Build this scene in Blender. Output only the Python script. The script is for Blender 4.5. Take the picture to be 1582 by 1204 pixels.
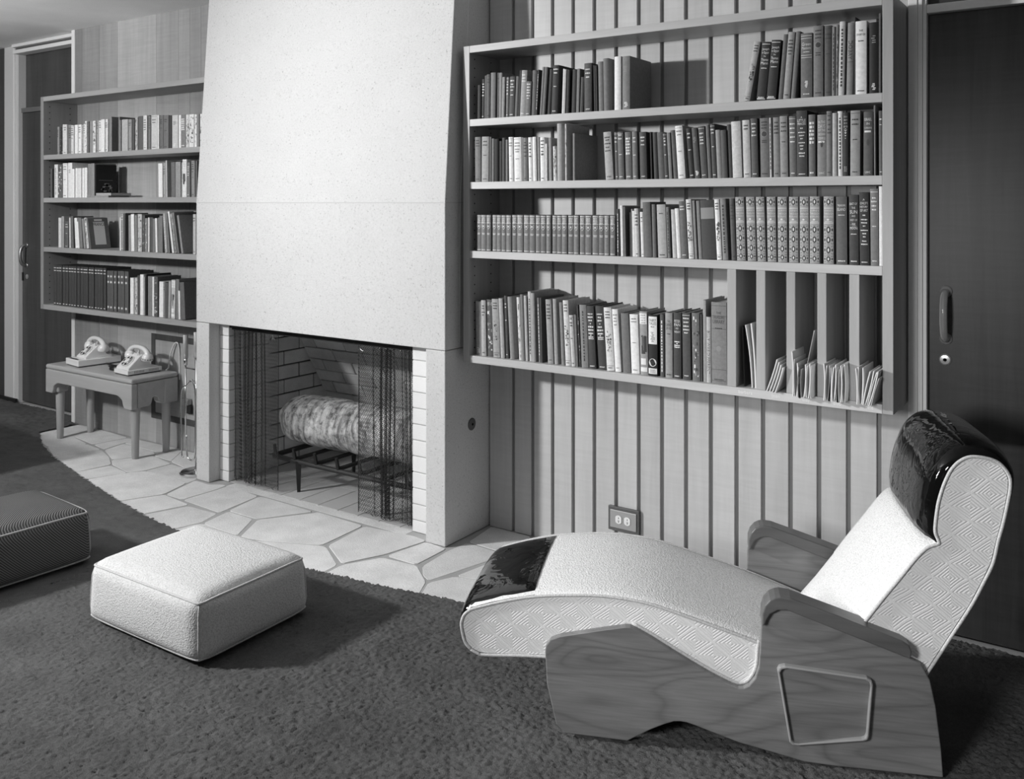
import bpy, bmesh, math, random
from math import sin, cos, pi, radians, atan2, hypot
from mathutils import Vector, Matrix

for o in list(bpy.data.objects):
    bpy.data.objects.remove(o)
SC = bpy.context.scene
COL = SC.collection
random.seed(7)

# ------------------------------------------------------------------ camera, world, lights, exposure
cam = bpy.data.cameras.new('camera')
cam.sensor_width = 36.0
cam.sensor_fit = 'HORIZONTAL'
cam.lens = 36.0 * 1391.8 / 1582.0
cam.shift_y = -289.0 / 1582.0
cam.clip_start = 0.05
camo = bpy.data.objects.new('camera', cam)
camo.location = (0, 0, 1.45)
camo.rotation_euler = (radians(90), 0, radians(34.2))
COL.objects.link(camo)
SC.camera = camo

world = bpy.data.worlds.new('world')
SC.world = world
world.use_nodes = True
world.node_tree.nodes['Background'].inputs[0].default_value = (1, 1, 1, 1)
world.node_tree.nodes['Background'].inputs[1].default_value = 0.02

KEY = Vector((-5.05, 0.0, 2.1))
def lamp(name, kind, loc, power, soft, aim=None, **kw):
    l = bpy.data.lights.new(name, kind)
    l.energy = power
    if kind in ('POINT', 'SPOT'):
        l.shadow_soft_size = soft
    for k, v in kw.items():
        setattr(l, k, v)
    o = bpy.data.objects.new(name, l)
    o.location = loc
    if aim is not None:
        o.rotation_euler = (Vector(aim) - Vector(loc)).to_track_quat('-Z', 'Y').to_euler()
    COL.objects.link(o)
    return o
# photoflood on a stand at the left of the room, outside the frame: reflector beam + spill
lamp('flood_lamp_beam', 'SPOT', KEY, 740, 0.13, aim=(0.3, 3.1, 1.5), spot_size=radians(92), spot_blend=1.0)
lamp('flood_lamp_spill', 'SPOT', KEY, 330, 0.13, aim=(-3.6, 3.0, 0.9), spot_size=radians(165), spot_blend=.35)
# second flood in front of the chaise, out of frame at the left of the camera
lamp('fill_lamp', 'SPOT', (-1.15, -0.4, 1.45), 250, 0.3, aim=(-0.42, 2.45, 0.42), spot_size=radians(62), spot_blend=1.0)
# unseen low spot added to brighten the ceiling at the left
lamp('ceiling_fill_spot', 'SPOT', (-5.7, 0.3, 0.9), 150, 0.2, aim=(-5.6, 1.75, 2.585), spot_size=radians(60), spot_blend=1.0)
# broad soft fill added behind the camera, emulating a window
lamp('rear_fill_panel', 'AREA', (1.2, -2.3, 1.35), 12, 0, aim=(-1.5, 3.0, 1.0), shape='RECTANGLE', size=2.2, size_y=1.9)

SC.view_settings.view_transform = 'Standard'
SC.view_settings.look = 'None'
SC.view_settings.gamma = 1.0
SC.view_settings.use_curve_mapping = False
SC.view_settings.exposure = -0.3
try:
    SC.cycles.max_bounces = 8
    SC.cycles.diffuse_bounces = 4
    SC.cycles.glossy_bounces = 4
    SC.cycles.transmission_bounces = 6
    SC.cycles.caustics_reflective = False
    SC.cycles.caustics_refractive = False
except Exception:
    pass

# ------------------------------------------------------------------ object helpers
def prop(o, label=None, cat=None, group=None, kind=None):
    if label: o['label'] = label
    if cat: o['category'] = cat
    if group: o['group'] = group
    if kind: o['kind'] = kind
    return o

def empty(name, loc=(0, 0, 0), rot=(0, 0, 0), **kw):
    o = bpy.data.objects.new(name, None)
    o.empty_display_size = 0.05
    o.location = loc
    o.rotation_euler = rot
    COL.objects.link(o)
    return prop(o, **kw)

def adopt(o, parent, local=False):
    o.parent = parent
    if not local:
        p = parent
        M = Matrix.Identity(4)
        while p is not None:
            M = p.matrix_parent_inverse @ p.matrix_basis @ M if p.parent is None else p.matrix_parent_inverse @ p.matrix_basis @ M
            p = p.parent
        o.matrix_parent_inverse = M.inverted()
    return o

def mesh_obj(name, me, m, parent=None, local=False, smooth=False, bevel=0, seg=2, **kw):
    o = bpy.data.objects.new(name, me)
    COL.objects.link(o)
    if m is not None and not me.materials:
        me.materials.append(m)
    if smooth:
        me.polygons.foreach_set('use_smooth', [True] * len(me.polygons))
    if bevel:
        b = o.modifiers.new('bevel', 'BEVEL')
        b.width = bevel
        b.segments = seg
        b.limit_method = 'ANGLE'
        b.angle_limit = radians(40)
    if parent is not None:
        adopt(o, parent, local)
    return prop(o, **kw)

class MB:
    """collects shapes for one mesh"""
    def __init__(s):
        s.v = []; s.f = []; s.mi = []
    def add(s, vs, fs, mi=0):
        b = len(s.v)
        s.v += [tuple(p) for p in vs]
        s.f += [tuple(i + b for i in f) for f in fs]
        s.mi += [mi] * len(fs)
        return s
    def box(s, x0, x1, y0, y1, z0, z1, M=None, mi=0):
        vs = [(x0,y0,z0),(x1,y0,z0),(x1,y1,z0),(x0,y1,z0),(x0,y0,z1),(x1,y0,z1),(x1,y1,z1),(x0,y1,z1)]
        if M is not None: vs = [M @ Vector(p) for p in vs]
        return s.add(vs, [(3,2,1,0),(4,5,6,7),(0,1,5,4),(1,2,6,5),(2,3,7,6),(3,0,4,7)], mi)
    def prism(s, poly, a, b, fn=None, mi=0):
        """poly 2d list extruded from a to b; fn(p, q, h) -> xyz (default p,q,h)"""
        fn = fn or (lambda p, q, h: (p, q, h))
        n = len(poly)
        vs = [fn(p, q, a) for p, q in poly] + [fn(p, q, b) for p, q in poly]
        fs = [tuple(range(n - 1, -1, -1)), tuple(range(n, 2 * n))]
        fs += [(i, (i + 1) % n, n + (i + 1) % n, n + i) for i in range(n)]
        return s.add(vs, fs, mi)
    def tube(s, pts, r, n=8, closed=False, caps=True, mi=0):
        pts = [Vector(p) for p in pts]
        m = len(pts)
        rs = r if isinstance(r, (list, tuple)) else [r] * m
        base = len(s.v)
        prev = None
        for i, p in enumerate(pts):
            a = pts[(i - 1) % m] if (closed or i > 0) else p
            b = pts[(i + 1) % m] if (closed or i < m - 1) else p
            t = (b - a)
            t = t.normalized() if t.length > 1e-9 else Vector((0, 0, 1))
            if prev is None:
                ref = Vector((0, 0, 1)) if abs(t.z) < .9 else Vector((1, 0, 0))
                nn = t.cross(ref).normalized()
            else:
                nn = prev - t * prev.dot(t)
                nn = nn.normalized() if nn.length > 1e-6 else t.orthogonal().normalized()
            prev = nn
            bb = t.cross(nn)
            for k in range(n):
                an = 2 * pi * k / n
                s.v.append(tuple(p + (nn * cos(an) + bb * sin(an)) * rs[i]))
        for i in range(m if closed else m - 1):
            j = (i + 1) % m
            for k in range(n):
                k2 = (k + 1) % n
                s.f.append((base + i*n + k, base + j*n + k, base + j*n + k2, base + i*n + k2)); s.mi.append(mi)
        if caps and not closed:
            s.f.append(tuple(base + k for k in range(n))); s.mi.append(mi)
            s.f.append(tuple(base + (m-1)*n + k for k in range(n-1, -1, -1))); s.mi.append(mi)
        return s
    def lathe(s, prof, c=(0, 0, 0), n=24, M=None, mi=0):
        """prof: (r, h) list around local z"""
        base = len(s.v)
        for r, h in prof:
            for k in range(n):
                a = 2 * pi * k / n
                p = Vector((r * cos(a), r * sin(a), h))
                if M is not None: p = M @ p
                s.v.append((p.x + c[0], p.y + c[1], p.z + c[2]))
        for i in range(len(prof) - 1):
            for k in range(n):
                k2 = (k + 1) % n
                s.f.append((base+i*n+k, base+i*n+k2, base+(i+1)*n+k2, base+(i+1)*n+k)); s.mi.append(mi)
        s.f.append(tuple(base + k for k in range(n - 1, -1, -1))); s.mi.append(mi)
        e = base + (len(prof) - 1) * n
        s.f.append(tuple(e + k for k in range(n))); s.mi.append(mi)
        return s
    def grid(s, rows, closed_u=False, closed_v=False, mi=0):
        base = len(s.v); R = len(rows); Cn = len(rows[0])
        for r in rows:
            s.v += [tuple(p) for p in r]
        for i in range(R if closed_u else R - 1):
            i2 = (i + 1) % R
            for j in range(Cn if closed_v else Cn - 1):
                j2 = (j + 1) % Cn
                s.f.append((base+i*Cn+j, base+i*Cn+j2, base+i2*Cn+j2, base+i2*Cn+j)); s.mi.append(mi)
        return s
    def mesh(s, name, mats=None):
        me = bpy.data.meshes.new(name)
        me.from_pydata(s.v, [], s.f)
        if mats:
            for m in mats: me.materials.append(m)
            me.polygons.foreach_set('material_index', s.mi)
        me.validate()
        return me
    def build(s, name, m, parent=None, **kw):
        me = s.mesh(name, m if isinstance(m, (list, tuple)) else None)
        return mesh_obj(name, me, None if isinstance(m, (list, tuple)) else m, parent, **kw)

def fix_normals(o):
    bm = bmesh.new(); bm.from_mesh(o.data)
    bmesh.ops.recalc_face_normals(bm, faces=bm.faces)
    bm.to_mesh(o.data); bm.free()
    return o

def spline(pts, k=6, closed=False):
    """Catmull-Rom through points of any dimension"""
    P = [Vector(p) for p in pts]; n = len(P); out = []
    rng = range(n if closed else n - 1)
    for i in rng:
        p0 = P[(i-1) % n] if (closed or i > 0) else P[i]*2 - P[i+1]
        p1 = P[i]; p2 = P[(i+1) % n]
        p3 = P[(i+2) % n] if (closed or i < n-2) else P[i+1]*2 - P[i]
        for j in range(k):
            t = j / k
            out.append(.5*((2*p1) + (p2-p0)*t + (2*p0-5*p1+4*p2-p3)*t*t + (3*p1-p0-3*p2+p3)*t**3))
    if not closed: out.append(P[-1].copy())
    return out

# ------------------------------------------------------------------ materials (all greys: the photograph is black and white)
MATS = {}
def new_mat(name, v=.5, rough=.6, metal=0., spec=.5, coat=0.):
    m = bpy.data.materials.new(name)
    m.use_nodes = True
    b = m.node_tree.nodes['Principled BSDF']
    b.inputs['Base Color'].default_value = (v, v, v, 1)
    b.inputs['Roughness'].default_value = rough
    b.inputs['Metallic'].default_value = metal
    b.inputs['Specular IOR Level'].default_value = spec
    b.inputs['Coat Weight'].default_value = coat
    MATS[name] = m
    return m
def N(m, t, **kw):
    n = m.node_tree.nodes.new(t)
    for k, v in kw.items(): setattr(n, k, v)
    return n
def L(m, a, b): m.node_tree.links.new(a, b)
def bsdf(m): return m.node_tree.nodes['Principled BSDF']
def coords(m, scale=(1,1,1), kind='Object', rnd=True):
    tc = N(m, 'ShaderNodeTexCoord'); mp = N(m, 'ShaderNodeMapping')
    mp.inputs['Scale'].default_value = scale
    L(m, tc.outputs[kind], mp.inputs['Vector'])
    if rnd:
        oi = N(m, 'ShaderNodeObjectInfo'); cm = N(m, 'ShaderNodeVectorMath', operation='SCALE')
        cb = N(m, 'ShaderNodeCombineXYZ')
        for i in range(3): L(m, oi.outputs['Random'], cb.inputs[i])
        L(m, cb.outputs[0], cm.inputs[0]); cm.inputs['Scale'].default_value = 37.0
        L(m, cm.outputs[0], mp.inputs['Location'])
    return mp.outputs['Vector']
def noise(m, vec, scale, detail=3, rough=.55, dist=0.):
    n = N(m, 'ShaderNodeTexNoise')
    n.inputs['Scale'].default_value = scale; n.inputs['Detail'].default_value = detail
    n.inputs['Roughness'].default_value = rough; n.inputs['Distortion'].default_value = dist
    L(m, vec, n.inputs['Vector'])
    return n.outputs['Fac']
def ramp(m, fac, stops):
    r = N(m, 'ShaderNodeValToRGB')
    while len(r.color_ramp.elements) < len(stops): r.color_ramp.elements.new(.5)
    for e, (p, v) in zip(r.color_ramp.elements, stops):
        e.position = p; e.color = (v, v, v, 1)
    L(m, fac, r.inputs['Fac'])
    return r.outputs['Color']
def math_(m, op, a, b=None, c=None):
    n = N(m, 'ShaderNodeMath', operation=op)
    for i, x in enumerate((a, b, c)):
        if x is None: continue
        if isinstance(x, (int, float)): n.inputs[i].default_value = x
        else: L(m, x, n.inputs[i])
    return n.outputs[0]
def mulmix(m, a, b):
    n = N(m, 'ShaderNodeMix', data_type='RGBA', blend_type='MULTIPLY')
    n.inputs['Factor'].default_value = 1.0
    L(m, a, n.inputs['A']); L(m, b, n.inputs['B'])
    return n.outputs['Result']
def bump(m, h, strength=.3, dist=.002):
    b = N(m, 'ShaderNodeBump')
    b.inputs['Strength'].default_value = strength; b.inputs['Distance'].default_value = dist
    L(m, h, b.inputs['Height'])
    L(m, b.outputs['Normal'], bsdf(m).inputs['Normal'])
    return b

def wood(name, v, axis='z', rough=.45, amp=.12, rnd=.10, fig=.0, s=1.0):
    m = new_mat(name, v, rough, spec=.35)
    a = {'x': (2.2*s, 34*s, 34*s), 'y': (34*s, 2.2*s, 34*s), 'z': (34*s, 34*s, 2.2*s)}[axis]
    vec = coords(m, a)
    f = noise(m, vec, 1.0, 6, .62, .6)
    base = ramp(m, f, [(.28, v*(1-amp)), (.5, v), (.75, v*(1+amp))])
    vec2 = coords(m, tuple(q*.18 for q in a))
    f2 = noise(m, vec2, 1.0, 2, .5, 1.2)
    base = mulmix(m, base, ramp(m, f2, [(.3, 1-amp*.9), (.7, 1+amp*.6)]))
    if fig:
        fx = {'x': (50, 4, 4), 'y': (4, 50, 4), 'z': (4, 4, 50)}[axis]
        f3 = noise(m, coords(m, fx), 1.0, 3, .5, 1.0)
        base = mulmix(m, base, ramp(m, f3, [(.35, 1-fig), (.65, 1+fig)]))
    oi = N(m, 'ShaderNodeObjectInfo')
    base = mulmix(m, base, ramp(m, oi.outputs['Random'], [(0, 1-rnd), (1, 1+rnd)]))
    L(m, base, bsdf(m).inputs['Base Color'])
    bump(m, f, .12, .0006)
    return m

wood('slat_wood', .53, 'z', amp=.07, rnd=.07, fig=.03)
wood('slat_backing', .30, 'z', amp=.10)
wood('case_wood', .52, 'x', amp=.10, rnd=.04)
wood('case_side_wood', .40, 'z', amp=.10, rnd=.04)
wood('left_case_wood', .35, 'x', amp=.10, rnd=.04)
wood('left_case_side_wood', .26, 'z', amp=.10, rnd=.04)
wood('panel_wood', .38, 'z', amp=.10, rnd=.0, fig=.04)
wood('left_rail_wood', .16, 'x', amp=.1)
wood('door_wood', .05, 'z', amp=.22, fig=.08, rnd=.03, rough=.4)
wood('left_door_wood', .075, 'z', amp=.18, fig=.05, rnd=.05, rough=.4)
wood('table_wood', .42, 'x', amp=.08, rnd=.03, rough=.35)
wood('leg_wood', .44, 'z', amp=.08, rnd=.03, rough=.35)
wood('frame_wood', .33, 'x', amp=.12, rnd=.0, rough=.3)
wood('arm_wood', .12, 'x', amp=.18, rnd=.02, rough=.3)

m = new_mat('chaise_wood', .30, .4, spec=.4)           # walnut side panels with cathedral grain
f = noise(m, coords(m, (1.5, 1.5, 6.5), rnd=False), 1.0, 1.5, .4, .25)
w = math_(m, 'PINGPONG', math_(m, 'MULTIPLY', f, 26.0), 1.0)
f2 = noise(m, coords(m, (7, 7, 160), rnd=False), 1.0, 5, .6)
f3 = noise(m, coords(m, (1.2, 1.2, 4), rnd=False), 1.6, 2)
c = mulmix(m, ramp(m, w, [(0, .165), (.3, .205), (1, .23)]), ramp(m, f2, [(.3, .84), (.7, 1.12)]))
c = mulmix(m, c, ramp(m, f3, [(.3, .85), (.7, 1.15)]))
L(m, c, bsdf(m).inputs['Base Color'])
bump(m, f2, .08, .0005)

m = new_mat('plaster', .76, .9, spec=.2)               # sand-float plaster, dark specks
vec = coords(m, rnd=False)
f = noise(m, vec, 420, 3, .6)
g = noise(m, vec, 130, 3, .6)
c = mulmix(m, ramp(m, g, [(.24, .35), (.36, .94), (.7, 1.04)]), ramp(m, noise(m, vec, 3, 3), [(.3, .97), (.7, 1.02)]))
n_ = N(m, 'ShaderNodeMix', data_type='RGBA', blend_type='MULTIPLY'); n_.inputs['Factor'].default_value = 1
L(m, c, n_.inputs['A']); n_.inputs['B'].default_value = (.66, .66, .66, 1)
L(m, n_.outputs['Result'], bsdf(m).inputs['Base Color'])
bump(m, math_(m, 'ADD', f, g), .55, .003)

def stipple(name, v, sc=300, st=.4, dist=.0015, rough=.9, amp=.06, rnd=.0, big=2.5, spec=.2):
    m = new_mat(name, v, rough, spec=spec)
    vec = coords(m)
    f = noise(m, vec, sc, 3, .6)
    c = mulmix(m, ramp(m, f, [(.3, v*(1-amp)), (.7, v*(1+amp))]), ramp(m, noise(m, vec, big, 3), [(.3, 1-amp), (.7, 1+amp)]))
    if rnd:
        oi = N(m, 'ShaderNodeObjectInfo')
        c = mulmix(m, c, ramp(m, oi.outputs['Random'], [(0, 1-rnd), (1, 1+rnd)]))
    L(m, c, bsdf(m).inputs['Base Color'])
    bump(m, f, st, dist)
    return m
stipple('ceiling_plaster', .85, 160, .3)
stipple('room_wall', .13, 160, .2)
stipple('flagstone', .72, 170, .6, .003, amp=.09, rnd=.05, big=9)
stipple('mortar', .44, 300, .6, .002, amp=.1)
stipple('jamb_brick', .80, 300, .4, amp=.04, rnd=.04)
stipple('fire_brick', .74, 250, .4, amp=.10, rnd=.12, big=12)
stipple('fire_floor_brick', .50, 250, .4, amp=.08, rnd=.05)
stipple('soot_mortar', .10, 200, .4)
stipple('carpet', .115, 300, .7, .003, amp=.16, big=6, rough=1.0, spec=.0)
stipple('white_paint', .60, 60, .05, amp=.02, rough=.5)
stipple('trim_paint', .62, 60, .05, amp=.02, rough=.5)
stipple('casing_paint', .85, 60, .05, amp=.02, rough=.5)
stipple('white_edge', .74, 60, .05, amp=.02, rough=.5)
stipple('cast_iron', .018, 200, .3, rough=.6, spec=.4)
stipple('black_steel', .02, 200, .1, rough=.5, spec=.4)
stipple('dark_metal', .10, 80, .05, rough=.45, spec=.5)
new_mat('chrome', .75, .12, metal=1.0)
new_mat('brushed_metal', .42, .38, metal=.85)
new_mat('lock_metal', .62, .3, metal=.6)
new_mat('plate_metal', .40, .4, metal=.35)
new_mat('ivory_plastic', .78, .35)
new_mat('phone_white', .78, .22, coat=.3)
new_mat('black_plastic', .012, .3)
new_mat('hole_black', .004, .9, spec=.0)
new_mat('dial_grey', .25, .4)
new_mat('white_letter', .82, .7)
new_mat('print_light', .72, .6)
new_mat('print_dark', .05, .7)
new_mat('print_mid', .26, .7)
new_mat('paper', .80, .8)
new_mat('page_edge', .50, .9)
new_mat('screen_wire', .07, .4, metal=.5)
new_mat('cord_white', .70, .5)
m = new_mat('acrylic', .95, .03)
bsdf(m).inputs['Transmission Weight'].default_value = .72
bsdf(m).inputs['IOR'].default_value = 1.45

m = new_mat('lucite', .62, .12)
bsdf(m).inputs['Transmission Weight'].default_value = .4
new_mat('joint_grey', .54, .9)
new_mat('print_gilt', .40, .6)
m = new_mat('patent_leather', .004, .05, spec=.45, coat=.0)
vec = coords(m, (1, 1, 1), rnd=False)
f = noise(m, vec, 13, 2.2, .5, 1.6)
bump(m, f, .38, .006)

def fabric(name, v, cell=.0042, st=.7, amp=.16):
    m = new_mat(name, v, .95, spec=.1)
    vec = coords(m, rnd=False)
    f = noise(m, vec, .5/cell*1.6, 2, .6)
    vo = N(m, 'ShaderNodeTexVoronoi'); vo.inputs['Scale'].default_value = 1.0/cell
    L(m, vec, vo.inputs['Vector'])
    h = math_(m, 'SUBTRACT', f, math_(m, 'MULTIPLY', vo.outputs['Distance'], .55))
    L(m, ramp(m, h, [(.0, v*(1-amp)), (.35, v*(1+amp*.35))]), bsdf(m).inputs['Base Color'])
    bump(m, h, st, .0028)
    return m
fabric('ottoman_fabric', .68, .0048)
fabric('chaise_fabric', .84, .004)
fabric('piping_fabric', .62, .004, .4)
m = new_mat('corduroy', .17, .9, spec=.1)              # ribbed dark cover of the second ottoman
vec = coords(m, (1, 1, 1), rnd=False)
wv = N(m, 'ShaderNodeTexWave'); wv.wave_type = 'BANDS'; wv.bands_direction = 'DIAGONAL'
wv.inputs['Scale'].default_value = 62; wv.inputs['Distortion'].default_value = .3; wv.inputs['Detail'].default_value = 1
L(m, vec, wv.inputs['Vector'])
L(m, ramp(m, wv.outputs['Fac'], [(.2, .06), (.8, .19)]), bsdf(m).inputs['Base Color'])
bump(m, wv.outputs['Fac'], .7, .002)

m = new_mat('matelasse', .68, .9, spec=.12)            # quilted concentric diamonds on the chaise sides (local X,Z)
tc = N(m, 'ShaderNodeTexCoord'); sp = N(m, 'ShaderNodeSeparateXYZ'); L(m, tc.outputs['Object'], sp.inputs[0])
fn = noise(m, tc.outputs['Object'], 7, 2)
xx = math_(m, 'ADD', sp.outputs['X'], math_(m, 'MULTIPLY', fn, .03)); zz = sp.outputs['Z']
S_ = .072
def cell(e):
    q = math_(m, 'FRACT', math_(m, 'ADD', math_(m, 'DIVIDE', e, S_), 50.37))
    return math_(m, 'ABSOLUTE', math_(m, 'SUBTRACT', q, .5))
ca = cell(math_(m, 'ADD', math_(m, 'MULTIPLY', xx, .8), zz)); cb_ = cell(math_(m, 'SUBTRACT', math_(m, 'MULTIPLY', xx, .8), zz))
mx = math_(m, 'MAXIMUM', ca, cb_)
ring = math_(m, 'SINE', math_(m, 'MULTIPLY', mx, 2*pi*9))
inside = math_(m, 'LESS_THAN', mx, .46)
h = math_(m, 'MULTIPLY', ring, inside)
L(m, ramp(m, math_(m, 'MULTIPLY_ADD', h, .5, .5), [(0, .84), (.6, .90)]), bsdf(m).inputs['Base Color'])
h2 = math_(m, 'ADD', h, math_(m, 'MULTIPLY', noise(m, tc.outputs['Object'], 500, 2), .8))
bump(m, h2, .36, .0025)

m = new_mat('log_bark', .34, .9)
f = noise(m, coords(m, (22, 4, 4), rnd=False), 1.0, 4, .55, 1.6)
f2 = noise(m, coords(m, (26, 26, 26), rnd=False), 1.0, 6, .75)
f3 = noise(m, coords(m, (5, 5, 5), rnd=False), 1.0, 2, .5)
L(m, mulmix(m, ramp(m, f, [(.36, .22), (.47, .46), (.60, .62)]), ramp(m, f2, [(.36, .25), (.5, .9), (.7, 1.3)])), bsdf(m).inputs['Base Color'])
bump(m, math_(m, 'ADD', f, math_(m, 'MULTIPLY', f2, .7)), .9, .02)

_tone = {}
def cloth(al):
    """book cloth of a given grey, shared between books of like tone"""
    k = max(.012, round(al / .02) * .02)
    if k not in _tone:
        m = new_mat('book_cloth_%03d' % int(k * 1000), k, .62, spec=.3)
        vec = coords(m)
        f = noise(m, vec, 90, 4, .6); g = noise(m, vec, 900, 1, .5)
        L(m, mulmix(m, ramp(m, f, [(.3, k*.86), (.7, min(.9, k*1.10))]), ramp(m, g, [(.3, .93), (.7, 1.05)])), bsdf(m).inputs['Base Color'])
        bump(m, g, .25, .0006)
        _tone[k] = m
    return _tone[k]

# ------------------------------------------------------------------ the setting
WY = 3.285          # face of the slat wall
CEIL = 2.585
CZ = 0.012          # top of the carpet pile
M_ = MATS

floor = MB().box(-8.2, 3.0, -2.6, 4.2, -.12, -.0022).build('floor', M_['mortar'], kind='structure')
ceil = MB().box(-8.2, 3.0, -2.6, 3.7, CEIL, CEIL + .1).build('ceiling', M_['ceiling_plaster'], kind='structure')
MB().box(-8.3, -8.2, -2.6, 3.7, 0, CEIL).build('wall_left', M_['room_wall'], kind='structure')
MB().box(3.0, 3.1, -2.6, 3.7, 0, CEIL).build('wall_right', M_['room_wall'], kind='structure')
MB().box(-8.2, 3.0, -2.7, -2.6, 0, CEIL).build('wall_rear', M_['room_wall'], kind='structure')

# flagstone hearth: every stone its own piece set in the mortar bed
STONES = [
    [(-5.63,3.009),(-5.682,3.15),(-5.679,3.265),(-5.38,3.286),(-5.38,3.084),(-5.16,3.043),(-5.298,2.882),(-5.401,2.906)],
    [(-5.29,2.877),(-5.147,3.035),(-4.973,3.017),(-5.026,2.897),(-5.05,2.785)],
    [(-5.037,2.777),(-5.013,2.89),(-4.957,3.011),(-4.775,2.948),(-4.637,2.874),(-4.667,2.701),(-4.713,2.691),(-4.932,2.749)],
    [(-5.381,3.093),(-5.366,3.279),(-5.089,3.263),(-5.121,3.058)],
    [(-5.101,3.057),(-5.069,3.253),(-5.003,3.258),(-4.99,3.172),(-4.956,3.031)],
    [(-4.943,3.028),(-4.976,3.167),(-4.674,3.161),(-4.618,3.134),(-4.725,2.94)],
    [(-4.712,2.931),(-4.595,3.108),(-4.378,3.072),(-4.387,2.915),(-4.427,2.846),(-4.634,2.883)],
    [(-4.981,3.178),(-5.006,3.265),(-4.58,3.284),(-4.657,3.173),(-4.677,3.171)],
    [(-4.585,3.115),(-4.638,3.165),(-4.562,3.279),(-4.427,3.107)],
    [(-4.413,3.101),(-4.547,3.273),(-4.43,3.278),(-4.196,3.105),(-4.249,3.07)],
    [(-4.369,2.911),(-4.369,3.066),(-4.24,3.063),(-4.184,3.094),(-4.022,2.973),(-4.011,2.905),(-4.2,2.928)],
    [(-4.662,2.676),(-4.62,2.86),(-4.425,2.837),(-4.507,2.651)],
    [(-4.489,2.644),(-4.414,2.838),(-4.372,2.904),(-4.19,2.921),(-4.006,2.897),(-3.95,2.733),(-4.039,2.55),(-4.276,2.594)],
    [(-3.935,2.736),(-4.007,2.958),(-3.892,2.952),(-3.847,2.989),(-3.806,2.997),(-3.797,2.915),(-3.808,2.734)],
    [(-4.027,2.545),(-3.939,2.725),(-3.712,2.702),(-3.781,2.5)],
    [(-3.769,2.494),(-3.694,2.689),(-3.497,2.699),(-3.464,2.585),(-3.479,2.545),(-3.498,2.464)],
    [(-3.792,2.733),(-3.785,2.905),(-3.79,2.993),(-3.747,2.999),(-3.537,2.971),(-3.5,2.716)],
    [(-3.48,2.756),(-3.525,2.967),(-3.486,2.976),(-3.146,2.967),(-3.277,2.768),(-3.298,2.759)],
    [(-3.441,2.585),(-3.477,2.747),(-3.302,2.743),(-3.2,2.576),(-3.315,2.579)],
    [(-3.169,2.571),(-3.271,2.75),(-3.124,2.957),(-3.123,2.976),(-2.826,2.965),(-2.812,2.729),(-2.812,2.703),(-3.055,2.598)],
    [(-3.094,2.572),(-2.803,2.695),(-2.775,2.693),(-2.606,2.586),(-2.602,2.501),(-2.804,2.46),(-3.202,2.454)],
    [(-3.463,2.537),(-3.439,2.577),(-3.195,2.567),(-3.105,2.573),(-3.205,2.457),(-3.477,2.46)],
    [(-2.779,2.714),(-2.809,2.961),(-2.551,2.995),(-2.474,2.984),(-2.52,2.777),(-2.599,2.61)],
    [(-2.58,2.501),(-2.588,2.596),(-2.507,2.743),(-2.339,2.76),(-2.21,2.662),(-2.163,2.566),(-2.368,2.52)],
    [(-2.5,2.77),(-2.463,2.974),(-2.362,2.964),(-2.349,2.956),(-2.347,2.77)],
    [(-2.313,2.773),(-2.327,2.948),(-2.314,3.067),(-2.107,3.053),(-2.208,2.682),(-2.254,2.705)],
    [(-2.314,3.08),(-2.339,3.282),(-2.127,3.276),(-2.103,3.068)],
    [(-2.083,3.088),(-2.113,3.279),(-1.963,3.283),(-1.851,3.269),(-1.903,3.072)],
    [(-2.149,2.569),(-2.193,2.662),(-2.145,2.764),(-2.05,2.785),(-1.956,2.594)],
    [(-2.142,2.773),(-2.09,3.052),(-2.062,3.076),(-1.904,3.055),(-2.047,2.795)],
    [(-2.036,2.78),(-1.892,3.045),(-1.815,3.26),(-1.537,3.259),(-1.627,2.849),(-1.942,2.597)],
]
def shrink(poly, d):
    n = len(poly); out = []
    A = sum(poly[i][0]*poly[(i+1) % n][1] - poly[(i+1) % n][0]*poly[i][1] for i in range(n))
    sg = 1 if A > 0 else -1
    for i in range(n):
        p0 = Vector(poly[i-1]); p1 = Vector(poly[i]); p2 = Vector(poly[(i+1) % n])
        e1 = (p1-p0).normalized(); e2 = (p2-p1).normalized()
        n1 = Vector((-e1.y, e1.x))*sg; n2 = Vector((-e2.y, e2.x))*sg
        b = n1 + n2
        l = max(.35, b.length_squared/2)
        out.append(tuple(p1 + b/ b.length * min(d / max(.3, (b.length/2)), d*2.2) if b.length > 1e-6 else p1 + n1*d))
    return out
for i, poly in enumerate(STONES):
    q = shrink(poly, -.0012)
    # corners cut back a little so that no stone is razor sharp
    r = []
    for k in range(len(q)):
        a, b, c = Vector(q[k-1]), Vector(q[k]), Vector(q[(k+1) % len(q)])
        la = min(.012, (a-b).length*.3); lc = min(.012, (c-b).length*.3)
        r += [tuple(b + (a-b).normalized()*la), tuple(b + (c-b).normalized()*lc)]
    MB().prism(r, -.03, .0005*(i*7 % 5 - 2)).build('flagstone', M_['flagstone'], floor, bevel=.0015, seg=2)

MB().box(-3.80, -2.60, 2.99, 3.045, -.02, -.0014).build('threshold', M_['flagstone'], floor)

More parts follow.
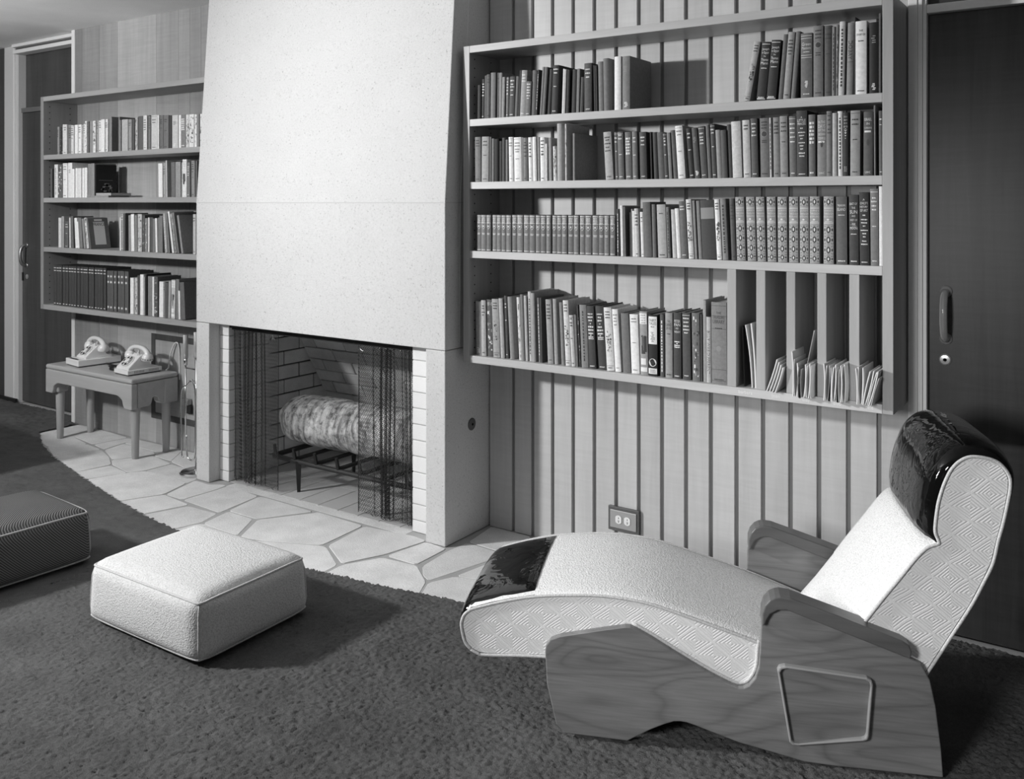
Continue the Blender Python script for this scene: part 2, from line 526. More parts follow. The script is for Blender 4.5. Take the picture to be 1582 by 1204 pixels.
# carpet: dense tufted pile, a displaced sheet whose edge follows the curve of the hearth
EDGE = [(-5.634, 3.015), (-5.293, 2.858), (-4.982, 2.76), (-4.504, 2.646), (-4.034, 2.544), (-3.778, 2.495), (-3.498, 2.461), (-3.189, 2.445), (-2.915, 2.455), (-2.63, 2.49), (-2.472, 2.51), (-2.373, 2.52), (-2.268, 2.532), (-2.162, 2.561), (-2.026, 2.584), (-1.956, 2.594), (-1.7, 2.66), (-1.45, 2.8), (-1.25, 3.0), (-1.1, 3.3)]
def edge_y(x):
    if x <= EDGE[0][0]: return None
    for (xa, ya), (xb, yb) in zip(EDGE, EDGE[1:]):
        if xa <= x <= xb:
            t = (x-xa)/(xb-xa)
            return ya + (yb-ya)*t
    return EDGE[-1][1]
def hash2(i, j):
    n = (i * 374761393 + j * 668265263) & 0xffffffff
    n = ((n ^ (n >> 13)) * 1274126177) & 0xffffffff
    return ((n ^ (n >> 16)) & 0xffff) / 65535.0
def make_carpet():
    vs = []; fs = []; idx = {}
    def sheet(x0, x1, y0, y1, st, test):
        nx = int(round((x1-x0)/st)); ny = int(round((y1-y0)/st))
        base = len(vs); ids = [[-1]*(ny+1) for _ in range(nx+1)]
        for i in range(nx+1):
            x = x0 + i*st
            for j in range(ny+1):
                y = y0 + j*st
                if test(x, y):
                    h = hash2(i*3+7, j*5+1)
                    ids[i][j] = len(vs)
                    wob = (hash2(i+91, j)-.5)*st*.7
                    vs.append((x+wob, y+(hash2(j+17, i)-.5)*st*.7, CZ - .006 + .0075*h + .0012*sin(x*9+y*4)))
        for i in range(nx):
            for j in range(ny):
                q = (ids[i][j], ids[i+1][j], ids[i+1][j+1], ids[i][j+1])
                if min(q) >= 0: fs.append(q)
    def near(x, y):
        e = edge_y(x)
        if y > (WY - .006 if x > -5.75 else 3.372): return False
        return e is None or y < e + (hash2(int(x*900), 3)-.5)*.006 or (x > 0 and False)
    sheet(-3.35, .55, .85, 3.28, .006, near)
    sheet(-6.9, -3.35, 1.0, 3.40, .012, near)
    me = bpy.data.meshes.new('carpet')
    me.from_pydata(vs, [], fs)
    return mesh_obj('carpet', me, M_['carpet'], smooth=True, label='dark tufted pile carpet covering the floor up to the curved flagstone hearth', cat='carpet', kind='stuff')
make_carpet()
# carpet out of view, around the camera
MB().box(-8.2, 3.0, -2.6, .85, -.004, CZ-.004).box(.55, 3.0, .85, 3.28, -.004, CZ-.004).box(-8.2, -6.9, .85, 3.28, -.004, CZ-.004).box(-6.9, -3.35, .85, 1.0, -.004, CZ-.004).build('floor_beyond', M_['carpet'], kind='structure')

# back wall: carcass, vertical slats on the right, flush veneer panels on the left
wall = MB().box(-5.70, -4.02, WY+.004, WY+.12, 0, CEIL).box(-2.36, -.60, WY+.014, WY+.12, 0, CEIL).box(-8.2, -6.80, 3.41, 3.50, 0, CEIL).box(-4.02, -2.36, WY+.01, WY+.12, 1.0, CEIL).build('wall_back', M_['slat_backing'], kind='structure')
gc = [-2.226 + .1017*k for k in range(16)]
edges = [-2.352] + [g for g in gc] + [-.598]
for k in range(len(edges)-1):
    a = edges[k] + (.008 if k else 0); b = edges[k+1] - (.008 if k < len(edges)-2 else 0)
    MB().box(a, b, WY, WY+.0145, 0, CEIL).build('board', M_['slat_wood'], wall, bevel=.0012, seg=1)
seams = [-5.702, -5.622, -5.426, -5.226, -4.823, -4.609, -4.50, -4.40, -4.02]
pt = [.66, .76, .86, 1.12, .95, .9, .84, .84]
for k in range(len(seams)-1):
    key = 'panel_wood_%d' % k
    mm = M_['panel_wood'].copy(); mm.name = key
    hs = mm.node_tree.nodes['Principled BSDF'].inputs['Base Color'].links[0].from_socket
    mx_ = mm.node_tree.nodes.new('ShaderNodeMix'); mx_.data_type = 'RGBA'; mx_.blend_type = 'MULTIPLY'
    mx_.inputs['Factor'].default_value = 1; mx_.inputs['B'].default_value = (pt[k],)*3 + (1,)
    mm.node_tree.links.new(hs, mx_.inputs['A'])
    mm.node_tree.links.new(mx_.outputs['Result'], mm.node_tree.nodes['Principled BSDF'].inputs['Base Color'])
    MB().box(seams[k]+.0006, seams[k+1]-.0006, WY, WY+.005, 0, CEIL).build('panel', mm, wall)
MB().box(-8.2, -6.803, 3.385, 3.41, 0, CEIL).build('panel', M_['left_door_wood'], wall)

# service hatch frame let into the wall above the hearth at the left
hat = empty('wall_hatch', (-4.64, WY, .40), label='flat framed access hatch in the wood wall below the small bookcase', cat='hatch')
for a in ((-4.869, -4.83, .149, .66), (-4.44, -4.40, .149, .66)):
    MB().box(a[0], a[1], WY-.004, WY-.0002, a[2], a[3]).build('frame_rail', M_['left_door_wood'], hat)
for a in ((-4.83, -4.44, .149, .185), (-4.83, -4.44, .625, .66)):
    MB().box(a[0], a[1], WY-.004, WY-.0002, a[2], a[3]).build('frame_rail', M_['left_door_wood'], hat)
MB().box(-4.8285, -4.4415, WY-.0025, WY-.0002, .1865, .6235).build('hatch_panel', M_['panel_wood'], hat)

# left doorway: white end strip, jamb, track, transom, door
MB().box(-5.741, -5.7025, WY-.006, 3.43, 0, CEIL).build('trim_1', M_['white_edge'], kind='structure', bevel=.002)
t2 = MB().box(-6.80, -6.667, 3.375, 3.46, 0, CEIL).build('trim_2', M_['trim_paint'], kind='structure', bevel=.002)
MB().box(-6.6665, -6.650, 3.368, 3.46, 0, CEIL).build('bead', M_['white_edge'], t2, bevel=.004)
MB().box(-6.6495, -6.612, 3.380, 3.46, 0, CEIL).build('stop', M_['trim_paint'], t2, bevel=.002)
t3 = MB().box(-6.6115, -5.7415, 3.33, 3.42, 2.562, 2.584).build('trim_3', M_['white_edge'], kind='structure', bevel=.002)
MB().box(-6.6115, -5.7415, 3.36, 3.42, 2.545, 2.5615).build('track_slot', M_['dark_metal'], t3)
MB().box(-6.6115, -5.7415, 3.34, 3.42, 2.518, 2.5445).build('track_rail', M_['white_edge'], t3, bevel=.002)
MB().box(-6.85, -5.5, 3.435, 3.465, 2.134, 2.55).build('trim_4', M_['left_door_wood'], kind='structure')
MB().box(-6.6115, -5.7415, 3.40, 3.4345, 2.1, 2.133).build('trim_5', M_['left_rail_wood'], kind='structure', bevel=.002)
d1 = MB().box(-6.85, -5.5, 3.41, 3.445, .012, 2.099).build('door_1', M_['left_door_wood'], kind='structure', bevel=.002)
MB().box(-8.2, -6.60, 3.352, 3.367, 0, .035).build('baseboard_left', M_['black_steel'], kind='structure')
def pull(parent, x, y, z0, z1, mat, r=.011, out=.05, flr=.017):
    k = []
    zc = (z0+z1)/2; hh = (z1-z0)/2
    for i in range(17):
        a = -pi/2 + pi*i/16
        k.append((x, y - out*max(0, cos(a))**.55, zc + hh*sin(a)*.93))
    h = MB().tube(k, r, 12).build('handle', mat, parent, smooth=True)
    for z in (z0+.006, z1-.006):
        MB().lathe([(flr, 0), (flr, .004), (flr*.6, .008)], n=20, M=Matrix.Translation((x, y, z)) @ Matrix.Rotation(pi/2, 4, 'X')).build('handle_rose', mat, parent, smooth=True)
    return h
pull(d1, -6.548, 3.41, .99, 1.148, M_['brushed_metal'])
MB().lathe([(.017, 0), (.017, .004), (.008, .007)], n=20, M=Matrix.Translation((-6.545, 3.41, .915)) @ Matrix.Rotation(pi/2, 4, 'X')).build('lock', M_['lock_metal'], d1)
MB().box(-6.606, -6.594, 3.402, 3.41, .885, .945).build('strike_plate', M_['black_steel'], d1)

# right doorway
c1 = MB().box(-.604, -.575, WY-.016, WY+.13, 0, CEIL).build('trim_6', M_['casing_paint'], kind='structure', bevel=.002)
MB().box(-.5748, -.560, WY-.013, WY+.13, 0, CEIL).build('casing_step', M_['casing_paint'], c1, bevel=.002)
MB().box(-.5598, -.548, WY-.006, WY+.13, 0, CEIL).build('casing_stop', M_['casing_paint'], c1, bevel=.002)
MB().box(-.5478, .95, WY-.004, WY+.13, 2.085, 2.114).build('trim_7', M_['casing_paint'], kind='structure', bevel=.002)
MB().box(-.5478, .95, WY+.02, WY+.06, 2.1145, CEIL).build('trim_8', M_['door_wood'], kind='structure')
d2 = MB().box(-.546, .90, WY+.022, WY+.06, .012, 2.083).build('door_2', M_['door_wood'], kind='structure', bevel=.002)
MB().box(.95, 3.0, WY, WY+.12, 0, CEIL).build('wall_back_right', M_['door_wood'], kind='structure')
pull(d2, -.493, WY+.022, .989, 1.159, M_['acrylic'], r=.012, out=.055, flr=.02)
MB().lathe([(.019, 0), (.019, .004), (.015, .008), (.006, .009), (.0055, .003)], n=28, M=Matrix.Translation((-.495, WY+.022, .925)) @ Matrix.Rotation(pi/2, 4, 'X')).build('lock', M_['lock_metal'], d2)
MB().lathe([(.0048, 0), (.0048, .0092)], n=14, M=Matrix.Translation((-.495, WY+.022, .925)) @ Matrix.Rotation(pi/2, 4, 'X')).build('keyhole', M_['hole_black'], d2)

# ------------------------------------------------------------------ fireplace
fp = empty('fireplace', (-3.19, 3.0, 0), label='tall pale plaster fireplace with a brick-lined opening and a leaning hood', cat='fireplace')
XL, XR, FY = -4.02, -2.36, 2.973
hood = MB()
pf = [(FY, .826), (FY, 1.45), (3.056, CEIL), (3.40, CEIL), (3.40, .826)]
hood.prism([(z, y) for y, z in pf], XL, XR, fn=lambda z, y, x: (x, y, z))
fix_normals(hood.build('hood', M_['plaster'], fp, bevel=.004))
MB().box(XL+.001, XR+.0015, FY-.0012, 3.2, 1.447, 1.4515).build('hood_joint', M_['joint_grey'], fp)
MB().tube([(XR-.001, 3.072, .83), (XR-.001, 3.078, 1.47), (XR-.001, 3.155, CEIL-.01)], .0028, 6).build('corner_bead', M_['white_edge'], fp)
for a, b in ((XL, -3.915), (-2.466, XR)):
    fix_normals(MB().box(a, b, FY, 3.34, 0, .824).build('pier', M_['plaster'], fp, bevel=.004))
MB().box(-3.845, -2.598, 3.044, 3.075, .80, .825).build('lintel', M_['black_steel'], fp)
MB().box(-3.914, -2.467, 2.99, 3.043, .8255, .8258).build('soffit', M_['plaster'], fp)
def mortar_box(nm, m, *bx):
    o = MB()
    for b in bx: o.box(*b)
    return o.build(nm, M_[m], fp)
# brick jambs flush behind the piers
for nm, xa, xb in (('l', -3.914, -3.843), ('r', -2.597, -2.467)):
    j = mortar_box('jamb', 'mortar', (xa+.002, xb-.002, 3.043, 3.30, 0, .80))
    z = -.016
    k = 0
    while z < .80:
        z1 = min(z+.066, .818)
        MB().box(xa, xb, 3.04, 3.31, max(0, z), z1).build('brick', M_['jamb_brick'], j, bevel=.003)
        z += .0704; k += 1
# firebox: left and right side walls, leaning back wall, floor
fw = mortar_box('firebox_wall', 'soot_mortar', (-3.90, -3.851, 3.315, 3.95, 0, .98))
random.seed(3)
row = 0; z = 0.0
while z < .95:
    y = 3.312 - (.11 if row % 2 else .0)
    while y < 3.95:
        MB().box(-3.90, -3.846+random.uniform(-.002, .002), max(3.312, y), min(3.95, y+.212), z+.003, z+.074).build('brick', M_['fire_brick'], fw, bevel=.003)
        y += .219
    z += .0785; row += 1
fr = mortar_box('firebox_wall', 'soot_mortar', (-2.575, -2.54, 3.312, 3.95, 0, .98))
z = 0.0; row = 0
while z < .95:
    MB().box(-2.5835, -2.545, 3.312, 3.56 - (.1 if row % 2 else 0), z+.003, z+.074).build('brick', M_['fire_brick'], fr, bevel=.003)
    MB().box(-2.5835, -2.545, 3.567 - (.1 if row % 2 else 0), 3.9, z+.003, z+.074).build('brick', M_['fire_brick'], fr, bevel=.003)
    z += .0785; row += 1
# back: upright to .28, then leaning forward
th = atan2(.232, .418)
MT = Matrix.Translation((0, 3.75, .28)) @ Matrix.Rotation(th, 4, 'X')
fb = empty('firebox_back', (-3.2, 3.75, 0)); adopt(fb, fp)
MB().box(-3.88, -2.55, .022, .06, -.3, .95, M=MT).box(-3.88, -2.55, 3.765, 3.80, 0, .3).build('mortar_bed', M_['soot_mortar'], fb)
row = 0; z = .0
while z < .88:
    x = -3.862 - (.115 if row % 2 else 0)
    while x < -2.56:
        MB().box(max(-3.862, x), min(-2.56, x+.222), .012+random.uniform(-.002, .002), .05, z+.003, z+.075, M=MT).build('brick', M_['fire_brick'], fb, bevel=.003)
        x += .229
    z += .0795; row += 1
for row in range(4):
    x = -3.862 - (.115 if row % 2 else 0)
    while x < -2.56:
        MB().box(max(-3.862, x), min(-2.56, x+.222), 3.757, 3.79, row*.07+.003, row*.07+.066).build('brick', M_['fire_brick'], fb, bevel=.003)
        x += .229
MB().box(-3.90, -2.54, 3.30, 3.95, .98, 1.02).build('damper', M_['soot_mortar'], fp)
ff = mortar_box('firebox_floor', 'soot_mortar', (-3.85, -2.59, 3.046, 3.76, -.0045, -.0035))
x = -3.842
while x < -2.60:
    for (ya, yb) in ((3.047, 3.30), (3.303, 3.55), (3.553, 3.76)):
        MB().box(x+.0015, min(-2.60, x+.1285), ya, yb, -.004, .0015).build('brick', M_['fire_floor_brick'], ff, bevel=.0012, seg=1)
    x += .13
MB().tube([(-3.84, 3.062, .793), (-2.602, 3.062, .793)], .005, 8).build('curtain_rod', M_['black_steel'], fp)
# gas key escutcheon in the shaded right-hand side
valve = empty('gas_valve', (XR+.002, 3.158, .481), label='round dark key escutcheon set in the shaded side of the fireplace', cat='gas valve')
MR = Matrix.Translation((XR+.0006, 3.158, .481)) @ Matrix.Rotation(pi/2, 4, 'Y')
MB().lathe([(.027, 0), (.027, .002), (.023, .0045), (.008, .0055)], n=28, M=MR).build('rosette', M_['dark_metal'], valve, smooth=False)
MB().lathe([(.0055, .005), (.0055, .0062)], n=12, M=MR).build('key_socket', M_['hole_black'], valve)

# chain-mail curtains: zig-zag wires hung in folds
def curtain(nm, x0, x1, z0, z1, flat, label, seed):
    rnd = random.Random(seed)
    root = empty(nm, ((x0+x1)/2, 3.063, z0), label=label, cat='fire screen', group='fireplace mesh curtains')
    # plan curve with irregular folds; one end stays flat
    pts = []; n = 260; ph = 0
    for i in range(n+1):
        t = i/n
        x = x0 + (x1-x0)*t
        fl = max(0, min(1, ((t if flat == 'l' else 1-t) - .22)/.12))
        ph += 2*pi/n*(x1-x0)/.031*(1+.5*sin(t*17+seed))
        a = .016*fl*(.7+.5*sin(t*9+seed*2))
        pts.append(Vector((x + .006*fl*sin(ph*2+1), 3.066 + a*sin(ph), 0)))
    acc = [0]
    for a, b in zip(pts, pts[1:]): acc.append(acc[-1] + (b-a).length)
    def at(s):
        s = max(0, min(acc[-1], s))
        lo = 0
        for k in range(len(acc)-1):
            if acc[k+1] >= s: lo = k; break
        u = (s-acc[lo])/max(1e-9, acc[lo+1]-acc[lo])
        return pts[lo].lerp(pts[lo+1], u)
    mb = MB(); sp = .0135; pz = .0095
    ns = int(acc[-1]/sp); nz = int((z1-z0)/pz)
    for k in range(ns+1):
        s = k*sp
        A = at(s - sp*.55); B = at(s + sp*.55)
        zb = z0 + rnd.uniform(0, .006)
        path = []
        for j in range(nz+1):
            z = z1 - j*pz
            if z < zb: break
            P_ = A if j % 2 else B
            sway = .004*sin(z*5 + s*12)
            path.append((P_.x + sway, P_.y + (.0006 if j % 2 else -.0006), z))
        mb.tube(path, .0020, 3, caps=False)
    mb.build('wire_mesh', M_['screen_wire'], root, kind='stuff')
    xe = x1 if flat == 'r' else x0
    MB().tube([(xe, 3.066, z0+.004), (xe+.003, 3.066, z1)], .0018, 6).build('edge_wire', M_['black_steel'], root)
    for k in range(6):
        p = at(acc[-1]*(k+.3)/6)
        ring = [(p.x, 3.062+.007*cos(q*pi/5), z1+.001+.008*sin(q*pi/5)) for q in range(10)]
        MB().tube(ring, .001, 5, closed=True).build('hook', M_['chrome'], root)
    px = xe + (.022 if flat == 'l' else -.022)
    MB().tube([(px, 3.052, z1-.002), (px-.004, 3.05, z1-.02), (px, 3.05, z1-.035)], [.002, .0035, .0025], 8).build('pull', M_['chrome'], root)
    MB().tube([(px, 3.052, z1-.01), (px+.012, 3.05, z1-.018), (px+.028, 3.05, z1-.022), (px+.034, 3.05, z1-.012)], .0012, 6).build('pull_wire', M_['chrome'], root)
    return root
curtain('fire_screen_curtain', -3.835, -3.497, .006, .786, 'r', 'dark chain-mail fire curtain drawn to the left side of the hearth opening', 2)
curtain('fire_screen_curtain', -2.948, -2.604, .006, .786, 'l', 'dark chain-mail fire curtain hanging in front of the right end of the log', 5)

# grate and log
gr = empty('fire_grate', (-3.13, 3.33, 0), label='black cast iron fire grate carrying a thick log', cat='grate')
GZ = .155
for y in (3.13, 3.52):
    MB().tube([(-3.60, y, GZ), (-3.40, y, GZ-.004), (-2.75, y, GZ-.004), (-2.66, y, GZ)], .013, 8).build('rail', M_['cast_iron'], gr, smooth=True)
for i, x in enumerate((-3.58, -3.44, -3.29, -3.14, -2.99, -2.84, -2.70)):
    MB().tube([(x, 3.115, GZ+.062), (x, 3.125, GZ+.012), (x, 3.16, GZ+.006), (x+.01, 3.52, GZ+.006), (x+.01, 3.55, GZ+.05)], [.008, .011, .011, .011, .008], 6).build('bar', M_['cast_iron'], gr)
for x in (-3.42, -2.83):
    for y in (3.13, 3.52):
        MB().tube([(x, y, GZ), (x+.003, y, .0)], [.02, .011], 4).build('leg', M_['cast_iron'], gr)
lg = MB()
rows = []
rl = random.Random(11)
NS = 40
prof = [(0, .02), (.01, .09), (.05, .112), (.14, .128), (.3, .134), (.5, .132), (.7, .135), (.86, .137), (.95, .13), (.99, .11), (1, .02)]
pr_s = spline([(a, b) for a, b in prof], 3)
offs = [rl.uniform(-1, 1) for _ in range(64)]
for (t, r) in pr_s:
    x = -3.67 + t*1.03
    cy = 3.31 + .05*t; cz = GZ + .156
    rr = []
    for k in range(NS):
        a = 2*pi*k/NS
        q = r*(1 + .05*sin(2*a+t*4) + .03*sin(5*a+t*11) + .012*sin(t*60+a*2) + .02*sin(t*23+a*5))*(1 - .35*math.exp(-((a-4.4)/.12)**2 - ((t-.42)/.025)**2))
        rr.append((x + .01*sin(a*2), cy + q*cos(a)*1.0, cz + q*sin(a)*.98))
    rows.append(rr)
lg.grid(rows, closed_v=True)
log = lg.build('log', M_['log_bark'], smooth=True, label='thick rough-barked log lying on the fire grate', cat='log')
fix_normals(log)
sm = MB()
rows = []
for (t, r) in [(0, .005), (.02, .06), (.3, .075), (.7, .078), (.98, .065), (1, .005)]:
    rows.append([(-2.93+t*.30+.02*cos(2*pi*k/20), 3.52+.02*t+r*cos(2*pi*k/20), GZ+.25+.05*t+r*sin(2*pi*k/20)) for k in range(20)])
o = sm.grid(rows, closed_v=True).build('log', M_['cast_iron'], smooth=True, label='charred black log end standing behind the right-hand mesh curtain', cat='log')
fix_normals(o)

# ------------------------------------------------------------------ bookcases
BF = 3.06           # front edge of the shelves
def text_mesh(s, size, squeeze=1.0):
    cu = bpy.data.curves.new('lettering', 'FONT')
    cu.body = s; cu.size = size; cu.align_x = 'CENTER'; cu.resolution_u = 2
    ob = bpy.data.objects.new('lettering', cu)
    me = bpy.data.meshes.new_from_object(ob)
    bpy.data.objects.remove(ob); bpy.data.curves.remove(cu)
    vs = [(v.co.x*squeeze, v.co.y) for v in me.vertices]
    fs = [tuple(p.vertices) for p in me.polygons]
    bpy.data.meshes.remove(me)
    return vs, fs

def bookcase(name, x0, x1, z0, z1, shelves, label, dividers=(), ztop_div=None, pre=''):
    root = empty(name, ((x0+x1)/2, BF, z0), label=label, cat='bookcase')
    for a, b in ((x0, x0+.034), (x1-.033, x1)):
        MB().box(a, b, BF, WY-.001, z0, z1).build('side_panel', M_[pre+'case_side_wood'], root, bevel=.0015)
    for zt in (z1, z0+.03):
        MB().box(x0+.0345, x1-.0335, BF, WY-.001, zt-.03, zt).build('top' if zt == z1 else 'bottom', M_[pre+'case_wood'], root, bevel=.0015)
    for zt in shelves:
        MB().box(x0+.0345, x1-.0335, BF+.001, WY-.002, zt-.03, zt).build('shelf', M_[pre+'case_wood'], root, bevel=.0015)
    for a, b in dividers:
        MB().box(a, b, BF+.001, WY-.002, z0+.0302, ztop_div).build('divider', M_[pre+'case_side_wood'], root, bevel=.0015)
    return root
SH_R = (1.803, 1.537, 1.245)
DIV = ((-1.161, -1.128), (-1.056, -1.024), (-.951, -.921), (-.848, -.818), (-.745, -.713))
bc1 = bookcase('wall_bookcase', -2.332, -.609, .771, 2.115, SH_R, 'large pale wood wall bookcase hung on vertical slats right of the fireplace', DIV, 1.2148)
SH_L = (1.751, 1.480, 1.168)
bc2 = bookcase('wall_bookcase', -5.713, -4.021, .773, 2.122, SH_L, 'smaller wood wall bookcase left of the fireplace above the telephone table', pre='left_')
# shelf-pin holes in the left-hand side panels
def pin_holes(x, zs, ys, root):
    proto = None
    for y in ys:
        for z in zs:
            if proto is None:
                proto = MB().lathe([(.0032, 0), (.0032, .0004)], n=8, M=Matrix.Rotation(pi/2, 4, 'Y')).mesh('pin_hole', [M_['hole_black']])
            o = bpy.data.objects.new('pin_hole', proto); COL.objects.link(o)
            o.location = (x, y, z); adopt(o, root)
            o.matrix_basis = Matrix.Translation((x, y, z))
zs = [.83 + .0385*k for k in range(33)]
pin_holes(-5.678, [z for z in zs if not any(s-.035 < z < s+.004 for s in SH_L)], (3.10, 3.235), bc2)
pin_holes(-2.297, [z for z in zs if not any(s-.035 < z < s+.004 for s in SH_R)], (3.095, 3.215), bc1)
for zt in SH_R:
    for y in (3.085, 3.20):
        MB().tube([(-2.297, y, zt-.033), (-2.286, y, zt-.033)], .003, 8).build('shelf_pin', M_['chrome'], bc1)
# painted names under the letter slots
for nm, xc in (('barbara', -1.094), ('joan', -.987), ('clay', -.884), ('bob', -.782), ('cele', -.682)):
    vs, fs = text_mesh(nm, .0165)
    MB().add([(xc + a, BF-.0006, .7815 + b) for a, b in vs], fs).build('name_lettering', M_['white_letter'], bc1)

